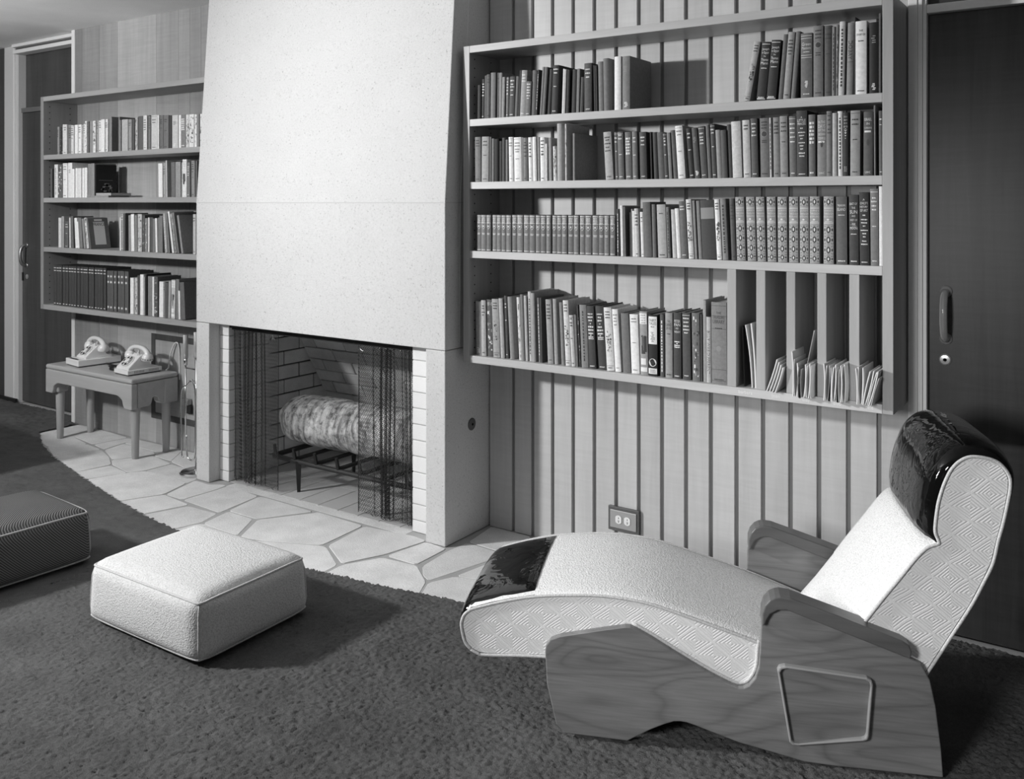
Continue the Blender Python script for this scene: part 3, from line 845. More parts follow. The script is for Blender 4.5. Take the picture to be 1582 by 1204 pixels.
# ------------------------------------------------------------------ books
BOOKS = {
 'r1': (1.803, 3.078, [
  (-2260,17.6,144,2,0.05,'n'),(-2242,15.5,168,3,0.05,'L'),(-2228,11.7,182,2.8,0.101,'n'),(-2212,18,185,1.7,0.127,'D'),(-2190,24.9,191,3,0.19,'n'),
  (-2161,8.9,188,2,0.142,'D'),(-2149,15.1,187,2,0.269,'n'),(-2135,13.7,168,4,0.291,'n'),(-2118,13,167,4,0.173,'L'),(-2097,27.4,167,6,0.078,'L'),
  (-2071,14.4,166,8,0.142,'n'),(-2059,8.3,189,10,0.05,'n'),(-2041,27.6,188,9.9,0.339,'L'),(-2013,24.2,140,7,0.157,'L'),(-1988,21.9,184,7,0.114,'n'),
  (-1973,7.1,185,11,0.068,'V'),(-1954,9.3,195,14,0.19,'n'),(-1936,13.8,192,14,0.157,'n'),(-1911,15.2,182,12,0.035,'n'),(-1886,28.7,195,9.6,0.05,'L'),
  (-1851,7.5,179,7,0.642,'n'),(-1841,11.3,175,7,0.507,'n'),(-1827,14.8,172,6,0.042,'n'),(-1798,22.1,172,6,0.042,'n'),(-1779,12.6,173,5,0.209,'n'),
  (-1764,16,139,6,0.089,'n'),(-1732,33.1,191,0,0.085,'L'),(-1700,5.7,180,-4,0.068,'n'),(-1693,8,178,-4,0.035,'n'),(-1677,22.4,193,-3,0.228,'n'),
  (-1651,23.3,203,-4,0.173,'n'),(-1602,27.6,205,0,0.86,'n'),(-1569,32.8,204,0,0.228,'M','','deep'),(-1095,22.7,209,39,0.447,'F'),
  (-1045,32.2,203,20,0.033,'T','Joseph|in Egypt|by|Thomas|Mann'),(-1009,33,206,19,0.033,'T','Joseph|in Egypt|by|Thomas|Mann'),
  (-977,15,223,19,0.142,'n'),(-956,22.8,228,19,0.339,'D'),(-933,15.4,228,18,0.173,'n'),(-888,38.6,219,0,0.167,'G','Green|Mansions'),
  (-849,32.2,240,0,0.209,'O'),(-818,25,237,0,0.108,'D'),(-800,9.5,232,1,0.269,'v'),(-790,8.6,238,2,0.228,'P'),(-775,18.6,245,5,0.606,'v'),
  (-749,20.6,239,5,0.269,'K','DOBRY'),(-734,4.4,256,2.7,0.05,'n'),(-712,35,240,0.2,0.86,'H','THE|STORY OF'),(-671,29.1,231,0,0.026,'M'),
  (-653,6.4,258,0,0.127,'n'),
 ]),
 'r2': (1.537, 3.078, [
  (-2264,30.1,190,-1,0.209,'D'),(-2228,36.4,190,2,0.364,'D'),(-2202,8,188,1,0.142,'n'),(-2189,13.3,181,1,0.173,'n'),(-2170,22,178,0,0.012,'n'),
  (-2150,14.6,169,0,0.05,'D'),(-2134,14.5,182,0,0.078,'n'),(-2116,10.1,173,0,0.209,'n'),(-2095,21.8,183,-3,0.86,'f'),(-2065,36.9,181,-3,0.86,'f'),
  (-2039,10.4,180,-1,0.19,'n'),(-2023,19.6,177,-2,0.209,'D'),(-1998,16.7,178,-4,0.86,'D'),(-1977,16.6,179,-4,0.86,'n'),(-1963,9.6,177,-3,0.339,'n'),
  (-1943,21.9,176,-3,0.86,'D'),(-1922,6.8,149,-1,0.795,'V'),(-1905,12.2,173,-3,0.291,'n'),(-1885,15.6,138,-3,0.642,'P'),(-1864,21.3,228,-2,0.418,'n'),
  (-1830,7.9,224,-2,0.572,'P','','deep'),(-1798,9.1,186,-1,0.248,'n','','deep'),(-1637,33.5,184,-11,0.418,'D'),(-1607,14.7,183,-6,0.127,'L'),
  (-1585,24.4,182,-6,0.157,'L'),(-1554,26.6,180,-5,0.157,'B'),(-1527,21.5,181,-4,0.19,'L'),(-1495,28.4,178,-5,0.089,'L'),(-1461,5.9,177,-5,0.042,'n'),
  (-1443,17.5,175,-7,0.059,'n'),(-1420,25.4,174,-8.5,0.114,'n'),(-1399,14.9,170,-9,0.078,'L'),(-1383,12.5,171,-10,0.248,'n'),
  (-1366,17.5,179,-12.6,0.136,'n'),(-1341,29,194,-13,0.86,'f'),(-1300,20.6,183,-15,0.042,'L'),(-1278,21.1,184,-14,0.101,'M'),
  (-1254,25.5,188,-13,0.108,'L'),(-1232,13.4,192,-11,0.167,'n'),(-1214,17.8,195,-10,0.072,'L'),(-1194,17.7,172,-8,0.329,'n'),
  (-1174,20.8,170,-7,0.108,'n'),(-1155,14.2,190,-8,0.085,'n'),(-1129,33.9,199,-7,0.627,'L'),(-1094,26.6,202,-6,0.559,'D'),(-1065,24.1,206,-5,0.108,'L'),
  (-1032,32.5,206,-3,0.18,'O'),(-1011,6.1,206,-3,0.678,'v'),(-990,22.4,206,-3,0.256,'D'),(-964,26.6,209,-3,0.301,'D'),(-934,24.1,207,-3,0.167,'L'),
  (-903,35.8,224,-2,0.064,'t','A|LITTLE|PRINCESS'),(-870,22.3,209,-1,0.167,'B'),(-838,30.4,207,0,0.24,'U','IN THE|DAYS|OF THE|SECOND|TEMPLE'),
  (-813,17.5,217,0,0.201,'D'),(-795,15.2,210,0,0.458,'n'),(-778,15.5,215,-1,0.812,'v'),(-760,18.2,210,0,0.033,'Z'),(-730,30.7,214,1,0.315,'D'),
  (-690,29.2,208,1,0.099,'U','ISRAEL|IN|CANAAN'),(-669,5.2,228,-1,0.19,'n'),(-650,11.3,209,-1,0.119,'L'),
 ]),
 'r3': (1.245, 3.078, [
  (-2261,24.8,153,0,0.18,'S'),(-2234,25.3,153,0,0.201,'S'),(-2208,23.8,153,0,0.167,'S'),(-2182,24.2,153,0,0.216,'S'),(-2157,22.7,153,0,0.19,'S'),
  (-2132,23.9,153,0,0.18,'S'),(-2106,25,153,0,0.201,'S'),(-2079,26.1,154,0,0.167,'S'),(-2050,28.7,154,0,0.216,'S'),(-2020,28.1,154,0,0.19,'S'),
  (-1990,27,154,0,0.18,'S'),(-1963,23.9,154,0,0.201,'S'),(-1937,25.3,154,0,0.167,'S'),(-1912,21.4,154,0,0.216,'S'),(-1888,23.7,154,0,0.19,'S'),
  (-1863,23.5,154,0,0.18,'S'),(-1838,24.2,155,0,0.201,'S'),(-1810,27.6,155,0,0.167,'S'),(-1784,22.6,155,0,0.216,'S'),(-1759,24.8,155,0,0.19,'S'),
  (-1731,28.6,155,0,0.18,'S'),(-1701,27.8,155,0,0.201,'S'),(-1673,24.4,155,0,0.167,'S'),(-1649,21.7,155,0,0.216,'S'),(-1625,22.6,155,0,0.19,'S'),
  (-1603,9.7,180,-2,0.085,'V'),(-1584,10.8,193,-4,0.795,'n'),(-1571,8.4,189,-4,0.167,'n'),(-1547,5.5,167,-2,0.089,'n'),(-1541,5,180,-3,0.364,'n'),
  (-1533,9.2,173,-3.8,0.86,'n'),(-1519,16.5,182,-5,0.606,'D'),(-1498,12.4,169,-6,0.86,'D'),(-1473,31.3,206,-9,0.136,'n'),(-1448,14.9,198,-5,0.157,'n'),
  (-1416,35.2,197,-7,0.447,'H'),(-1389,11.3,188,-7,0.209,'v'),(-1370,15.7,179,-8,0.572,'n'),(-1350,15.6,183,-10,0.837,'n'),
  (-1327,25.4,209,-11,0.136,'L'),(-1301,20.6,216,-12,0.701,'F'),(-1283,9.1,212,-11,0.256,'n'),(-1268,12.5,211,-11,0.24,'n'),
  (-1233,53.7,213,-10,0.054,'J'),(-1195,18.3,216,-11,0.86,'F'),(-1173,20.8,218,-11,0.256,'v'),(-1141,16.9,219,-9,0.108,'D'),
  (-1114,31.6,224,-7,0.339,'Q','JOURNEYS|THROUGH|BOOKLAND'),(-1076,30.7,224,-7,0.339,'Q','JOURNEYS|THROUGH|BOOKLAND'),
  (-1041,29.7,224,-7,0.339,'Q','JOURNEYS|THROUGH|BOOKLAND'),(-1006,31.1,224,-4,0.339,'Q','JOURNEYS|THROUGH|BOOKLAND'),
  (-970,32.2,224,-2,0.339,'Q','JOURNEYS|THROUGH|BOOKLAND'),(-932,31.8,224,-1,0.339,'Q','JOURNEYS|THROUGH|BOOKLAND'),
  (-896,30.3,224,-1,0.339,'Q','JOURNEYS|THROUGH|BOOKLAND'),(-860,32.9,225,0,0.339,'Q','JOURNEYS|THROUGH|BOOKLAND'),
  (-815,33.5,225,0,0.339,'Q','JOURNEYS|THROUGH|BOOKLAND'),(-773,35.2,224,-1,0.114,'T','TREASURE|ISLAND'),
  (-734,30.2,230,-2,0.054,'T','EAST OF|THE|SUN|AND|WEST OF|THE|MOON'),(-700,31,238,-3,0.047,'t',"A|CHILD'S|HISTORY|OF ART"),
  (-669,25.1,249,-2,0.201,'L'),(-650,10,257,-1,0.86,'n'),
 ]),
 'r4': (0.801, 3.085, [
  (-2267,31.3,228,-3,0.339,'M'),(-2238,23.7,235,-4,0.435,'D'),(-2207,30.7,239,-6,0.108,'P'),(-2171,34,244,-9,0.364,'F'),(-2141,19.5,248,-12,0.435,'n'),
  (-2122,14.1,260,-10,0.085,'L'),(-2093,21,258,-15,0.282,'n'),(-2052,14.8,258,-14,0.678,'P'),(-2037,13.1,271,-10,0.216,'n'),
  (-2021,12,267,-10,0.435,'n'),(-2006,15.3,284,-7,0.586,'v'),(-1986,16.9,280,-8,0.349,'n'),(-1959,10.1,262,-9,0.18,'V'),(-1949,6.7,263,-7,0.078,'n'),
  (-1906,26.4,258,-12,0.364,'D'),(-1881,16.4,262,-10,0.38,'n'),(-1848,14,250,-12,0.256,'n'),(-1825,24.3,259,-14,0.678,'F'),
  (-1802,18.2,202,-12,0.586,'D'),(-1786,10.3,205,-10,0.18,'n'),(-1772,6.8,244,-14,0.054,'P'),(-1750,31.1,246,-11,0.24,'v'),
  (-1716,31.8,244,-12,0.054,'A'),(-1672,34.7,246,-16,0.054,'A'),(-1636,32,243,-15,0.701,'F'),(-1602,24.8,239,-15,0.86,'f'),(-1567,32,226,-11,0.18,'n'),
  (-1531,33.7,224,-9,0.86,'f'),(-1493,31.2,238,-6,0.339,'Y'),(-1457,36.6,229,-1,0.013,'W','FAIRY|TALES|FROM'),(-1420,15.5,233,-2,0.099,'V'),
  (-1394,28.8,240,-1,0.329,'H','THE|LAND|OF OZ'),(-1361,30.4,243,0,0.054,'A','PETER|PAN|AND|WENDY'),(-1323,31.4,246,-3,0.085,'L'),
  (-1285,29.5,247,-4,0.157,'P'),(-1266,6,244,-2,0.072,'n'),(-1255,11.9,295,-2,0.349,'n'),(-1238,17.2,236,-1,0.476,'K','BILLY WAS DIFFERENT'),
  (-1199,56.9,291,-2,0.228,'H','THE|TREASURE|LIBRARY'),
 ]),
 'l1': (1.751, 3.078, [
  (-5533,21.5,174,0,0.303,'D'),(-5510,16.9,170,0,0.056,'P'),(-5495,9.6,185,0,0.077,'P'),(-5482,11.2,187,0,0.763,'n'),(-5454,39,184,0,0.682,'D'),
  (-5409,37,180,0,0.243,'D'),(-5370,30.2,175,0,0.659,'D'),(-5329,35.3,176,0,0.86,'n'),(-5291,34,176,0,0.86,'D'),(-5266,12.3,173,0,0.502,'P'),
  (-5249,16.1,177,0,0.763,'D'),(-5229,19.7,194,0,0.86,'P'),(-5205,22.3,191,0,0.166,'D'),(-5173,35.3,190,0,0.27,'n'),(-5137,27.7,191,0,0.763,'P'),
  (-5108,23.4,191,0,0.338,'D'),(-5080,29.5,191,0,0.738,'D'),(-5043,37.4,195,0,0.823,'n'),(-5005,28,194,0,0.682,'D'),(-4971,30.3,207,0,0.243,'n'),
  (-4887,13.9,203,0,0.203,'n'),(-4869,15.8,183,0,0.243,'n'),(-4821,61.1,183,0,0.452,'n'),(-4768,31.4,181,0,0.318,'D'),(-4737,24.5,181,0,0.081,'n'),
  (-4709,23.3,188,0,0.452,'P'),(-4667,51.2,194,0,0.111,'n'),(-4623,34,196,0,0.682,'D'),(-4597,12.6,196,0,0.134,'n'),(-4580,16.1,189,0,0.203,'D'),
  (-4541,56.3,193,0,0.606,'D'),(-4506,12.9,192,0,0.86,'n'),(-4477,32,189,0,0.153,'D'),(-4436,46.3,187,0,0.187,'D'),(-4396,28,184,0,0.043,'n'),
  (-4353,52.6,183,0,0.571,'M'),(-4307,28.4,181,0,0.86,'n'),(-4271,39.9,181,0,0.214,'B'),(-4236,25.6,179,0,0.682,'P'),(-4200,40.6,179,0,0.763,'P'),
  (-4167,22,177,0,0.849,'P'),(-4144,20.5,177,0,0.243,'n'),(-4120,22.7,177,0,0.763,'P'),
 ]),
 'l2': (1.480, 3.078, [
  (-5617,11.5,184,0,0.195,'n'),(-5600,18.4,183,0,0.024,'n'),(-5567,41.6,209,0,0.763,'v'),(-5517,50.8,205,0,0.134,'P'),(-5463,52,214,0,0.86,'D'),
  (-5409,47,216,0,0.823,'M','','deep'),(-5365,30.1,177,0,0.86,'n'),(-5333,24.5,181,0,0.849,'n'),(-5295,40.5,180,0,0.763,'n'),
  (-5254,24.1,180,0,0.86,'n'),(-5225,29.3,181,0,0.86,'n'),(-5186,37,204,0,0.235,'n'),(-5148,34.1,206,0,0.279,'n'),
  (-5125,9.4,198,0,0.027,'n','','coverpic'),(-4478,38.3,189,-3,0.86,'n'),(-4446,20.3,190,-3,0.392,'D'),(-4427,12.6,205,-4,0.516,'n'),
  (-4368,34.9,194,-4,0.153,'n'),(-4320,46.8,194,-3,0.318,'n'),(-4285,12.2,190,0,0.452,'P'),(-4259,36.4,206,0,0.763,'Y'),(-4224,24.1,189,0,0.203,'L'),
  (-4192,29.7,197,-2,0.27,'D'),(-4166,14.3,196,0,0.134,'n'),
 ]),
 'l3': (1.168, 3.078, [
  (-5523,31.1,186,0,0.682,'n'),(-5482,28,195,2,0.338,'n'),(-5446,39,167,2,0.122,'L'),(-5401,11,188,-4,0.849,'n'),(-5381,24.7,196,-6.4,0.134,'n'),
  (-5332,28.8,186,-14,0.86,'n'),(-5301,14.6,164,-16,0.86,'n'),(-5273,31.2,187,-19,0.203,'n'),(-5241,21.4,182,-24,0.288,'n'),
  (-5213,25.5,189,-29,0.571,'P'),(-5180,10.5,189,-40,0.143,'n','','france'),(-4870,22.2,194,0,0.763,'n'),(-4842,27.6,218,-2,0.27,'L'),
  (-4820,11,220,0,0.111,'n'),(-4771,21.8,208,-2,0.288,'n'),(-4742,31.4,214,-4.5,0.86,'n'),(-4711,21.5,208,-2,0.243,'n'),(-4678,40,215,0,0.516,'P'),
  (-4645,21.2,209,0,0.105,'P'),(-4618,24.7,192,0,0.243,'P'),(-4596,13.1,196,0,0.86,'n'),(-4570,28.7,197,0,0.105,'n'),(-4540,25.9,191,0,0.203,'n'),
  (-4512,17,193,-6,0.86,'n'),(-4493,16.9,197,0,0.203,'n'),(-4469,28,208,-1.6,0.203,'n'),(-4426,22.7,221,-20.5,0.41,'V'),(-4400,15.1,223,-24,0.203,'n'),
  (-4362,14.9,234,-42,0.86,'n'),(-4342,18.8,223,-42,0.303,'P'),(-4318,14.8,229,-47,0.203,'n'),(-4282,17.1,213,-42,0.27,'n'),
  (-4180,23.9,218,0,0.516,'D'),
 ]),
 'l4': (0.804, 3.085, [
  (-5590,31.9,249,0,0.056,'N'),(-5556,31.7,249,0,0.056,'N'),(-5522,31.5,250,0,0.056,'N'),(-5488,31.3,250,0,0.056,'N'),(-5455,31.1,250,0,0.056,'N'),
  (-5422,30.9,250,0,0.056,'N'),(-5389,30.7,251,0,0.056,'N'),(-5356,30.5,251,0,0.056,'N'),(-5323,30.3,251,0,0.056,'N'),(-5291,30.1,251,0,0.056,'N'),
  (-5259,29.9,251,0,0.056,'N'),(-5227,29.7,252,0,0.056,'N'),(-5195,29.5,252,0,0.056,'N'),(-5164,29.3,252,0,0.056,'N'),(-5133,29.1,252,0,0.056,'N'),
  (-5102,28.9,253,0,0.056,'N'),(-5071,28.7,253,0,0.056,'N'),(-5040,28.6,253,0,0.056,'N'),(-5004,34.2,240,0,0.1,'X'),(-4965,39.2,241,0,0.1,'X'),
  (-4928,29.7,241,0,0.1,'X'),(-4895,31.4,242,0,0.1,'X'),(-4858,37,243,0,0.1,'X'),(-4818,37.4,243,0,0.1,'X'),(-4759,32.7,209,0,0.86,'n'),
  (-4727,27.5,209,0,0.516,'P'),(-4697,27.3,225,0,0.081,'n'),(-4665,32,232,0,0.86,'n'),(-4641,9.8,220,0,0.381,'n'),(-4627,14.7,235,0,0.024,'n'),
  (-4591,41.2,225,0,0.226,'n'),(-4560,16.8,224,0,0.849,'n'),(-4530,33.5,225,0,0.105,'P'),(-4487,37.9,200,3,0.86,'n'),(-4457,17.9,198,1,0.243,'D'),
  (-4434,24.8,197,4,0.095,'n'),(-4407,20,207,6,0.392,'n'),(-4376,34.7,215,4,0.536,'Y'),(-4343,27.5,220,2.1,0.203,'n'),(-4316,16,158,-3.7,0.86,'n'),
  (-4282,38.5,205,-13.6,0.134,'n','','deep'),
 ]),
}

ORD = ['zeroth','first','second','third','fourth','fifth','sixth','seventh','eighth','ninth','tenth','eleventh','twelfth','thirteenth','fourteenth','fifteenth','sixteenth','seventeenth','eighteenth','nineteenth']
TENS = {20:'twent',30:'thirt',40:'fort',50:'fift',60:'sixt'}
def ordinal(n):
    if n < 20: return ORD[n]
    t, u = n // 10 * 10, n % 10
    return TENS[t] + 'ieth' if u == 0 else TENS[t] + 'y-' + ORD[u]
SHELF = {'r1': 'top shelf of the large bookcase', 'r2': 'second shelf of the large bookcase', 'r3': 'third shelf of the large bookcase', 'r4': 'bottom shelf of the large bookcase',
         'l1': 'top shelf of the smaller bookcase', 'l2': 'second shelf of the smaller bookcase', 'l3': 'third shelf of the smaller bookcase', 'l4': 'bottom shelf of the smaller bookcase'}
def tone_word(a):
    return 'black' if a < .035 else 'dark' if a < .11 else 'dark grey' if a < .20 else 'grey' if a < .38 else 'pale' if a < .62 else 'white'
class Print:
    """flat print wrapped on a slightly rounded spine"""
    def __init__(s, w, b, eps=.00045):
        s.w = w; s.b = b; s.e = eps; s.mb = {}
    def y(s, x):
        t = max(-1, min(1, 2*x/s.w))
        return -s.b*(1-t*t) - s.e
    def bar(s, x0, x1, z0, z1, c='l', lift=0):
        mb = s.mb.setdefault(c, MB())
        n = max(1, int((x1-x0)/.006)+1)
        top = [(x0+(x1-x0)*i/n, s.y(x0+(x1-x0)*i/n)-lift, z1) for i in range(n+1)]
        bot = [(p[0], p[1], z0) for p in top]
        mb.grid([bot, top])
    def disc(s, x, z, rx, rz, c='l', n=16, lift=0):
        mb = s.mb.setdefault(c, MB())
        mb.add([(x+rx*cos(2*pi*k/n), s.y(x+rx*cos(2*pi*k/n))-lift, z+rz*sin(2*pi*k/n)) for k in range(n)], [tuple(range(n))])
    def tri(s, x, z, r, c='l'):
        s.mb.setdefault(c, MB()).add([(x-r, s.y(x-r), z+r*.8), (x+r, s.y(x+r), z+r*.8), (x, s.y(x), z-r*.6)], [(0, 2, 1)])
    def words(s, rnd, zc, ht, width, c='l'):
        """one line of unreadable small print: a row of short bars"""
        x = -width/2
        while x < width/2:
            l = rnd.uniform(.3, .9)*ht*1.3
            s.bar(x, min(width/2, x+l), zc-ht*rnd.uniform(.32, .5), zc+ht*rnd.uniform(.32, .5), c)
            x += l + ht*.22
    def text(s, t, zc, ht, width, c='l', vertical=False):
        vs, fs = text_mesh(t, 1.0)
        xs = [v[0] for v in vs]; ys = [v[1] for v in vs]
        if not xs: return
        W = max(xs)-min(xs); Hh = max(ys)-min(ys); cx = (max(xs)+min(xs))/2; cy = (max(ys)+min(ys))/2
        if vertical:
            k = min(width/W, ht/Hh*1.25); kk = ht/Hh
            q = [((v[1]-cy)*kk, zc-(v[0]-cx)*k) for v in vs]
        else:
            k = min(width/W, ht/.7); kk = min(ht/Hh, k*1.7)
            q = [((v[0]-cx)*k, zc+(v[1]-cy)*kk) for v in vs]
        s.mb.setdefault(c, MB()).add([(a, s.y(a), b) for a, b in q], fs)
    def build(s, root):
        for c, mb in s.mb.items():
            mb.build('spine_print', M_[{'l': 'print_light', 'd': 'print_dark', 'm': 'print_mid', 'w': 'paper', 'o': 'print_gilt'}[c]], root, local=True, kind='stuff')

def spine_design(st, title, w, h, b, rnd):
    p = Print(w, b)
    ln = title.split('|') if title else []
    ww = w*.78
    if st in 'LDf':
        c = {'L': 'l', 'D': 'd', 'f': 'm'}[st]
        if w < .012:
            p.bar(-w*.3, w*.3, h*.86, h*.88, c); p.bar(-w*.3, w*.3, h*.78, h*.79, c); p.bar(-w*.3, w*.3, h*.05, h*.06, c)
        else:
            z = h*rnd.uniform(.86, .93)
            for k in range(rnd.randint(2, 5)):
                p.words(rnd, z, .0055, ww*rnd.uniform(.6, 1), c); z -= rnd.uniform(.010, .016)
            if rnd.random() < .5: p.words(rnd, h*rnd.uniform(.5, .62), .004, ww*.6, c)
            if rnd.random() < .4: p.bar(-w*.46, w*.46, h*.955, h*.962, c)
            p.words(rnd, h*.06, .004, ww*.7, c)
    elif st == 'V' or st == 'v':
        c = 'l' if st == 'V' else 'd'
        z = h*.9; hw = min(.006, w*.3)
        while z > h*.12:
            l = rnd.uniform(.004, .012)
            p.bar(-hw/2, hw/2, z-l, z, c); z -= l + rnd.uniform(.002, .006)
    elif st == 'K':
        p.text(title, h*(.62 if len(title) < 8 else .46), min(.016, w*.62), h*(.26 if len(title) < 8 else .66), 'd', vertical=True)
        if len(title) < 8: p.bar(-w*.46, w*.46, h*.455, h*.46, 'd')
    elif st in 'TtUAHGW':
        c = 'd' if st in 'HW' else 'l'
        if st == 'T': z, lh, gap = h*.87, h*.05, h*.058
        elif st == 't': z, lh, gap = h*.90, h*.042, h*.05
        elif st == 'U': z, lh, gap = h*.88, h*.06, h*.066
        elif st == 'G': z, lh, gap = h*.83, h*.05, h*.06
        else: z, lh, gap = h*.87, h*.044, h*.054
        if st == 'W':
            p.bar(-w*.47, w*.47, h*.52, h*.97, 'w'); p.bar(-w*.47, w*.47, h*.035, h*.125, 'w', .0001)
            p.disc(0, h*.22, w*.42, w*.42, 'l')
            p.e += .0003
            z = h*.91
        if st == 'T' and len(ln) == 5: p.bar(-w*.45, w*.45, h*.955, h*.965, 'l'); p.bar(-w*.45, w*.45, h*.02, h*.035, 'l')
        if st == 'G':
            for q in (.955, .915, .655, .62): p.bar(-w*.47, w*.47, h*q, h*q+.0015, 'l')
        for t in ln:
            small = t in ('by', 'in', 'AND', 'A', 'THE', 'FROM', 'IN')
            p.text(t, z, lh*(.6 if small else 1), ww*(.5 if small else 1.0), c)
            z -= gap
        if st == 'A':
            if not ln:
                for k in range(7):
                    p.words(rnd, z, .0075 if k % 3 else .005, ww*rnd.uniform(.55, 1) if k != 3 else w*.15, 'l'); z -= .0125
            for k in range(4): p.words(rnd, h*(.56-.028*k), .0055, ww*(.9 if k != 1 else .2), 'l')
            p.words(rnd, h*.04, .0045, ww*.8, 'l')
        elif st == 't':
            for k in range(9): p.words(rnd, z-.004, .0045, ww*rnd.uniform(.4, .95) if k % 3 else w*.25, 'l'); z -= .0105 if k % 3 else .014
            p.words(rnd, h*.04, .0035, ww*.8, 'l')
        elif st == 'U':
            p.text('UAHC', h*.055, h*.036, ww*.75, 'l'); p.bar(-ww/2, ww*.4, z-.001, z+.005, 'l')
            p.disc(0, h*.52, w*.14, h*.05, 'd')
        elif st == 'T':
            p.words(rnd, z-.006, .0035, ww*.8, 'l'); p.words(rnd, h*.05, .0045, ww*.85, 'l')
            if len(ln) > 5:
                for k in range(7): p.bar(rnd.uniform(-.4, .0)*w, rnd.uniform(.05, .35)*w, h*(.52+.012*k), h*(.52+.012*k)+.0015, 'm')
        elif st == 'G':
            p.words(rnd, z, .0035, ww*.7, 'l')
            for k in range(6): p.bar(-w*rnd.uniform(.05, .16), w*rnd.uniform(.05, .16), h*(.16+.018*k), h*(.16+.018*k)+.003, 'l')
            p.words(rnd, h*.06, .004, ww*.7, 'l')
        elif st == 'H':
            p.words(rnd, z-.008, .004, ww*.6, 'd'); p.words(rnd, h*.05, .004, ww*.8, 'd')
            if w > .045:
                for q in (.955, .83, .67, .17, .03): p.bar(-w*.48, w*.48, h*q, h*q+.0014, 'd')
                p.disc(0, h*.43, w*.16, h*.035, 'm')
        elif st == 'W':
            for k in range(14): p.bar(rnd.uniform(-.3, 0)*w, rnd.uniform(0, .3)*w, h*(.555+.012*k), h*(.555+.012*k)+.0012, 'd')
            for k in range(3): p.words(rnd, h*(.24-.02*k), .003, ww*.5, 'd'); p.words(rnd, h*(.10-.022*k), .0035, ww*.8, 'm')
    elif st == 'B':
        for k in range(6): p.words(rnd, h*(.86-.062*k), .0095, ww*rnd.uniform(.8, 1), 'l')
        p.words(rnd, h*.06, .006, ww*.8, 'l')
    elif st == 'M':
        for k in range(4): p.bar(-w*rnd.uniform(.1, .3), w*rnd.uniform(.1, .3), h*(.80-.03*k), h*(.80-.03*k)+.003, 'm')
        for k in range(5): p.bar(-w*rnd.uniform(.05, .3), w*rnd.uniform(.05, .3), h*(.05+.02*k), h*(.05+.02*k)+.003, 'l')
    elif st == 'F':
        for k in range(3): p.words(rnd, h*(.93-.045*k), .005, ww*.8, 'd')
        for k in range(26):
            x = rnd.uniform(-.3, .3)*w; z = h*rnd.uniform(.3, .62)
            p.disc(x, z, rnd.uniform(.0015, .004), rnd.uniform(.0015, .005), rnd.choice('dmm'), 6)
        p.bar(-w*.46, w*.46, h*.075, h*.08, 'd'); p.words(rnd, h*.045, .0035, ww*.7, 'd')
    elif st == 'O':
        p.disc(0, h*(.5 if w < .031 else .73), w*.36, w*.5 if w < .031 else w*.36, 'l' if w > .031 and False else 'm', 20)
        p.disc(0, h*(.5 if w < .031 else .73), w*.28, w*.4 if w < .031 else w*.28, 'd', 20, .0002)
        for k in range(3): p.words(rnd, h*(.93-.05*k), .005, ww*.8, 'd')
        for k in range(2): p.words(rnd, h*(.62-.03*k), .004, ww*.7, 'd')
        p.words(rnd, h*.06, .004, ww*.8, 'd')
    elif st == 'P':
        for k in range(int(12+w*500)):
            x = rnd.uniform(-.42, .30)*w; z = h*rnd.uniform(.04, .92); dx = rnd.uniform(.08, .3)*w; dz = rnd.uniform(.003, .014)
            p.bar(x, min(w*.46, x+dx), z, z+dz, rnd.choice('dmlm'), .00005*(k % 5))
    elif st == 'Y':
        p.bar(-w*.48, w*.48, h*.80, h*.97, 'w')
        for k in range(4): p.words(rnd, h*(.94-.04*k), .005, ww*.8, 'm')
        p.e += .0002
        for k in range(14):
            x = rnd.uniform(-.35, .1)*w
            p.bar(x, x+rnd.uniform(.1, .35)*w, h*rnd.uniform(.32, .60), h*rnd.uniform(.60, .63), rnd.choice('dmd'), .00004*k)
        p.bar(-w*.4, w*.3, h*.16, h*.26, 'w'); p.bar(-w*.45, w*.42, h*.05, h*.12, 'w')
    elif st == 'Z':
        for k in range(4): p.words(rnd, h*(.93-.05*k), .006, ww*.8, 'm')
        for k, r in enumerate((.007, .005, .0038, .003, .002)): p.tri(0, h*(.75-.04*k), r, 'l')
        for k in range(3): p.words(rnd, h*(.14-.03*k), .005, ww*.7, 'm')
    elif st == 'J':
        p.bar(-w*.47, w*.47, h*.68, h*.87, 'm')
    elif st == 'S':
        p.bar(-w*.45, w*.45, h*.955, h*.972, 'l'); p.bar(-w*.45, w*.45, h*.765, h*.78, 'l')
        for k in range(4): p.words(rnd, h*(.915-.038*k), .004, ww*.85, 'l')
        mb = p.mb.setdefault('l', MB())
        sx = w*.30; z0, z1 = h*.60, h*.74
        for q in (-1, 1):
            p.bar(q*sx-.0008, q*sx+.0008, z0+(z1-z0)*.45, z1, 'l')
            p.mb['l'].add([(q*sx-.0009, p.y(q*sx), z0+(z1-z0)*.45), (q*sx+.0009, p.y(q*sx), z0+(z1-z0)*.45), (.0009*q, p.y(0), z0), (-.0009*q, p.y(0), z0)], [(0, 1, 2, 3)])
        p.disc(0, z0+(z1-z0)*.62, w*.14, h*.025, 'l', 8)
        p.bar(-w*.3, w*.3, h*.485, h*.497, 'l'); p.bar(-w*.26, w*.26, h*.455, h*.467, 'l'); p.bar(-w*.42, w*.42, h*.03, h*.045, 'l')
    elif st == 'Q':
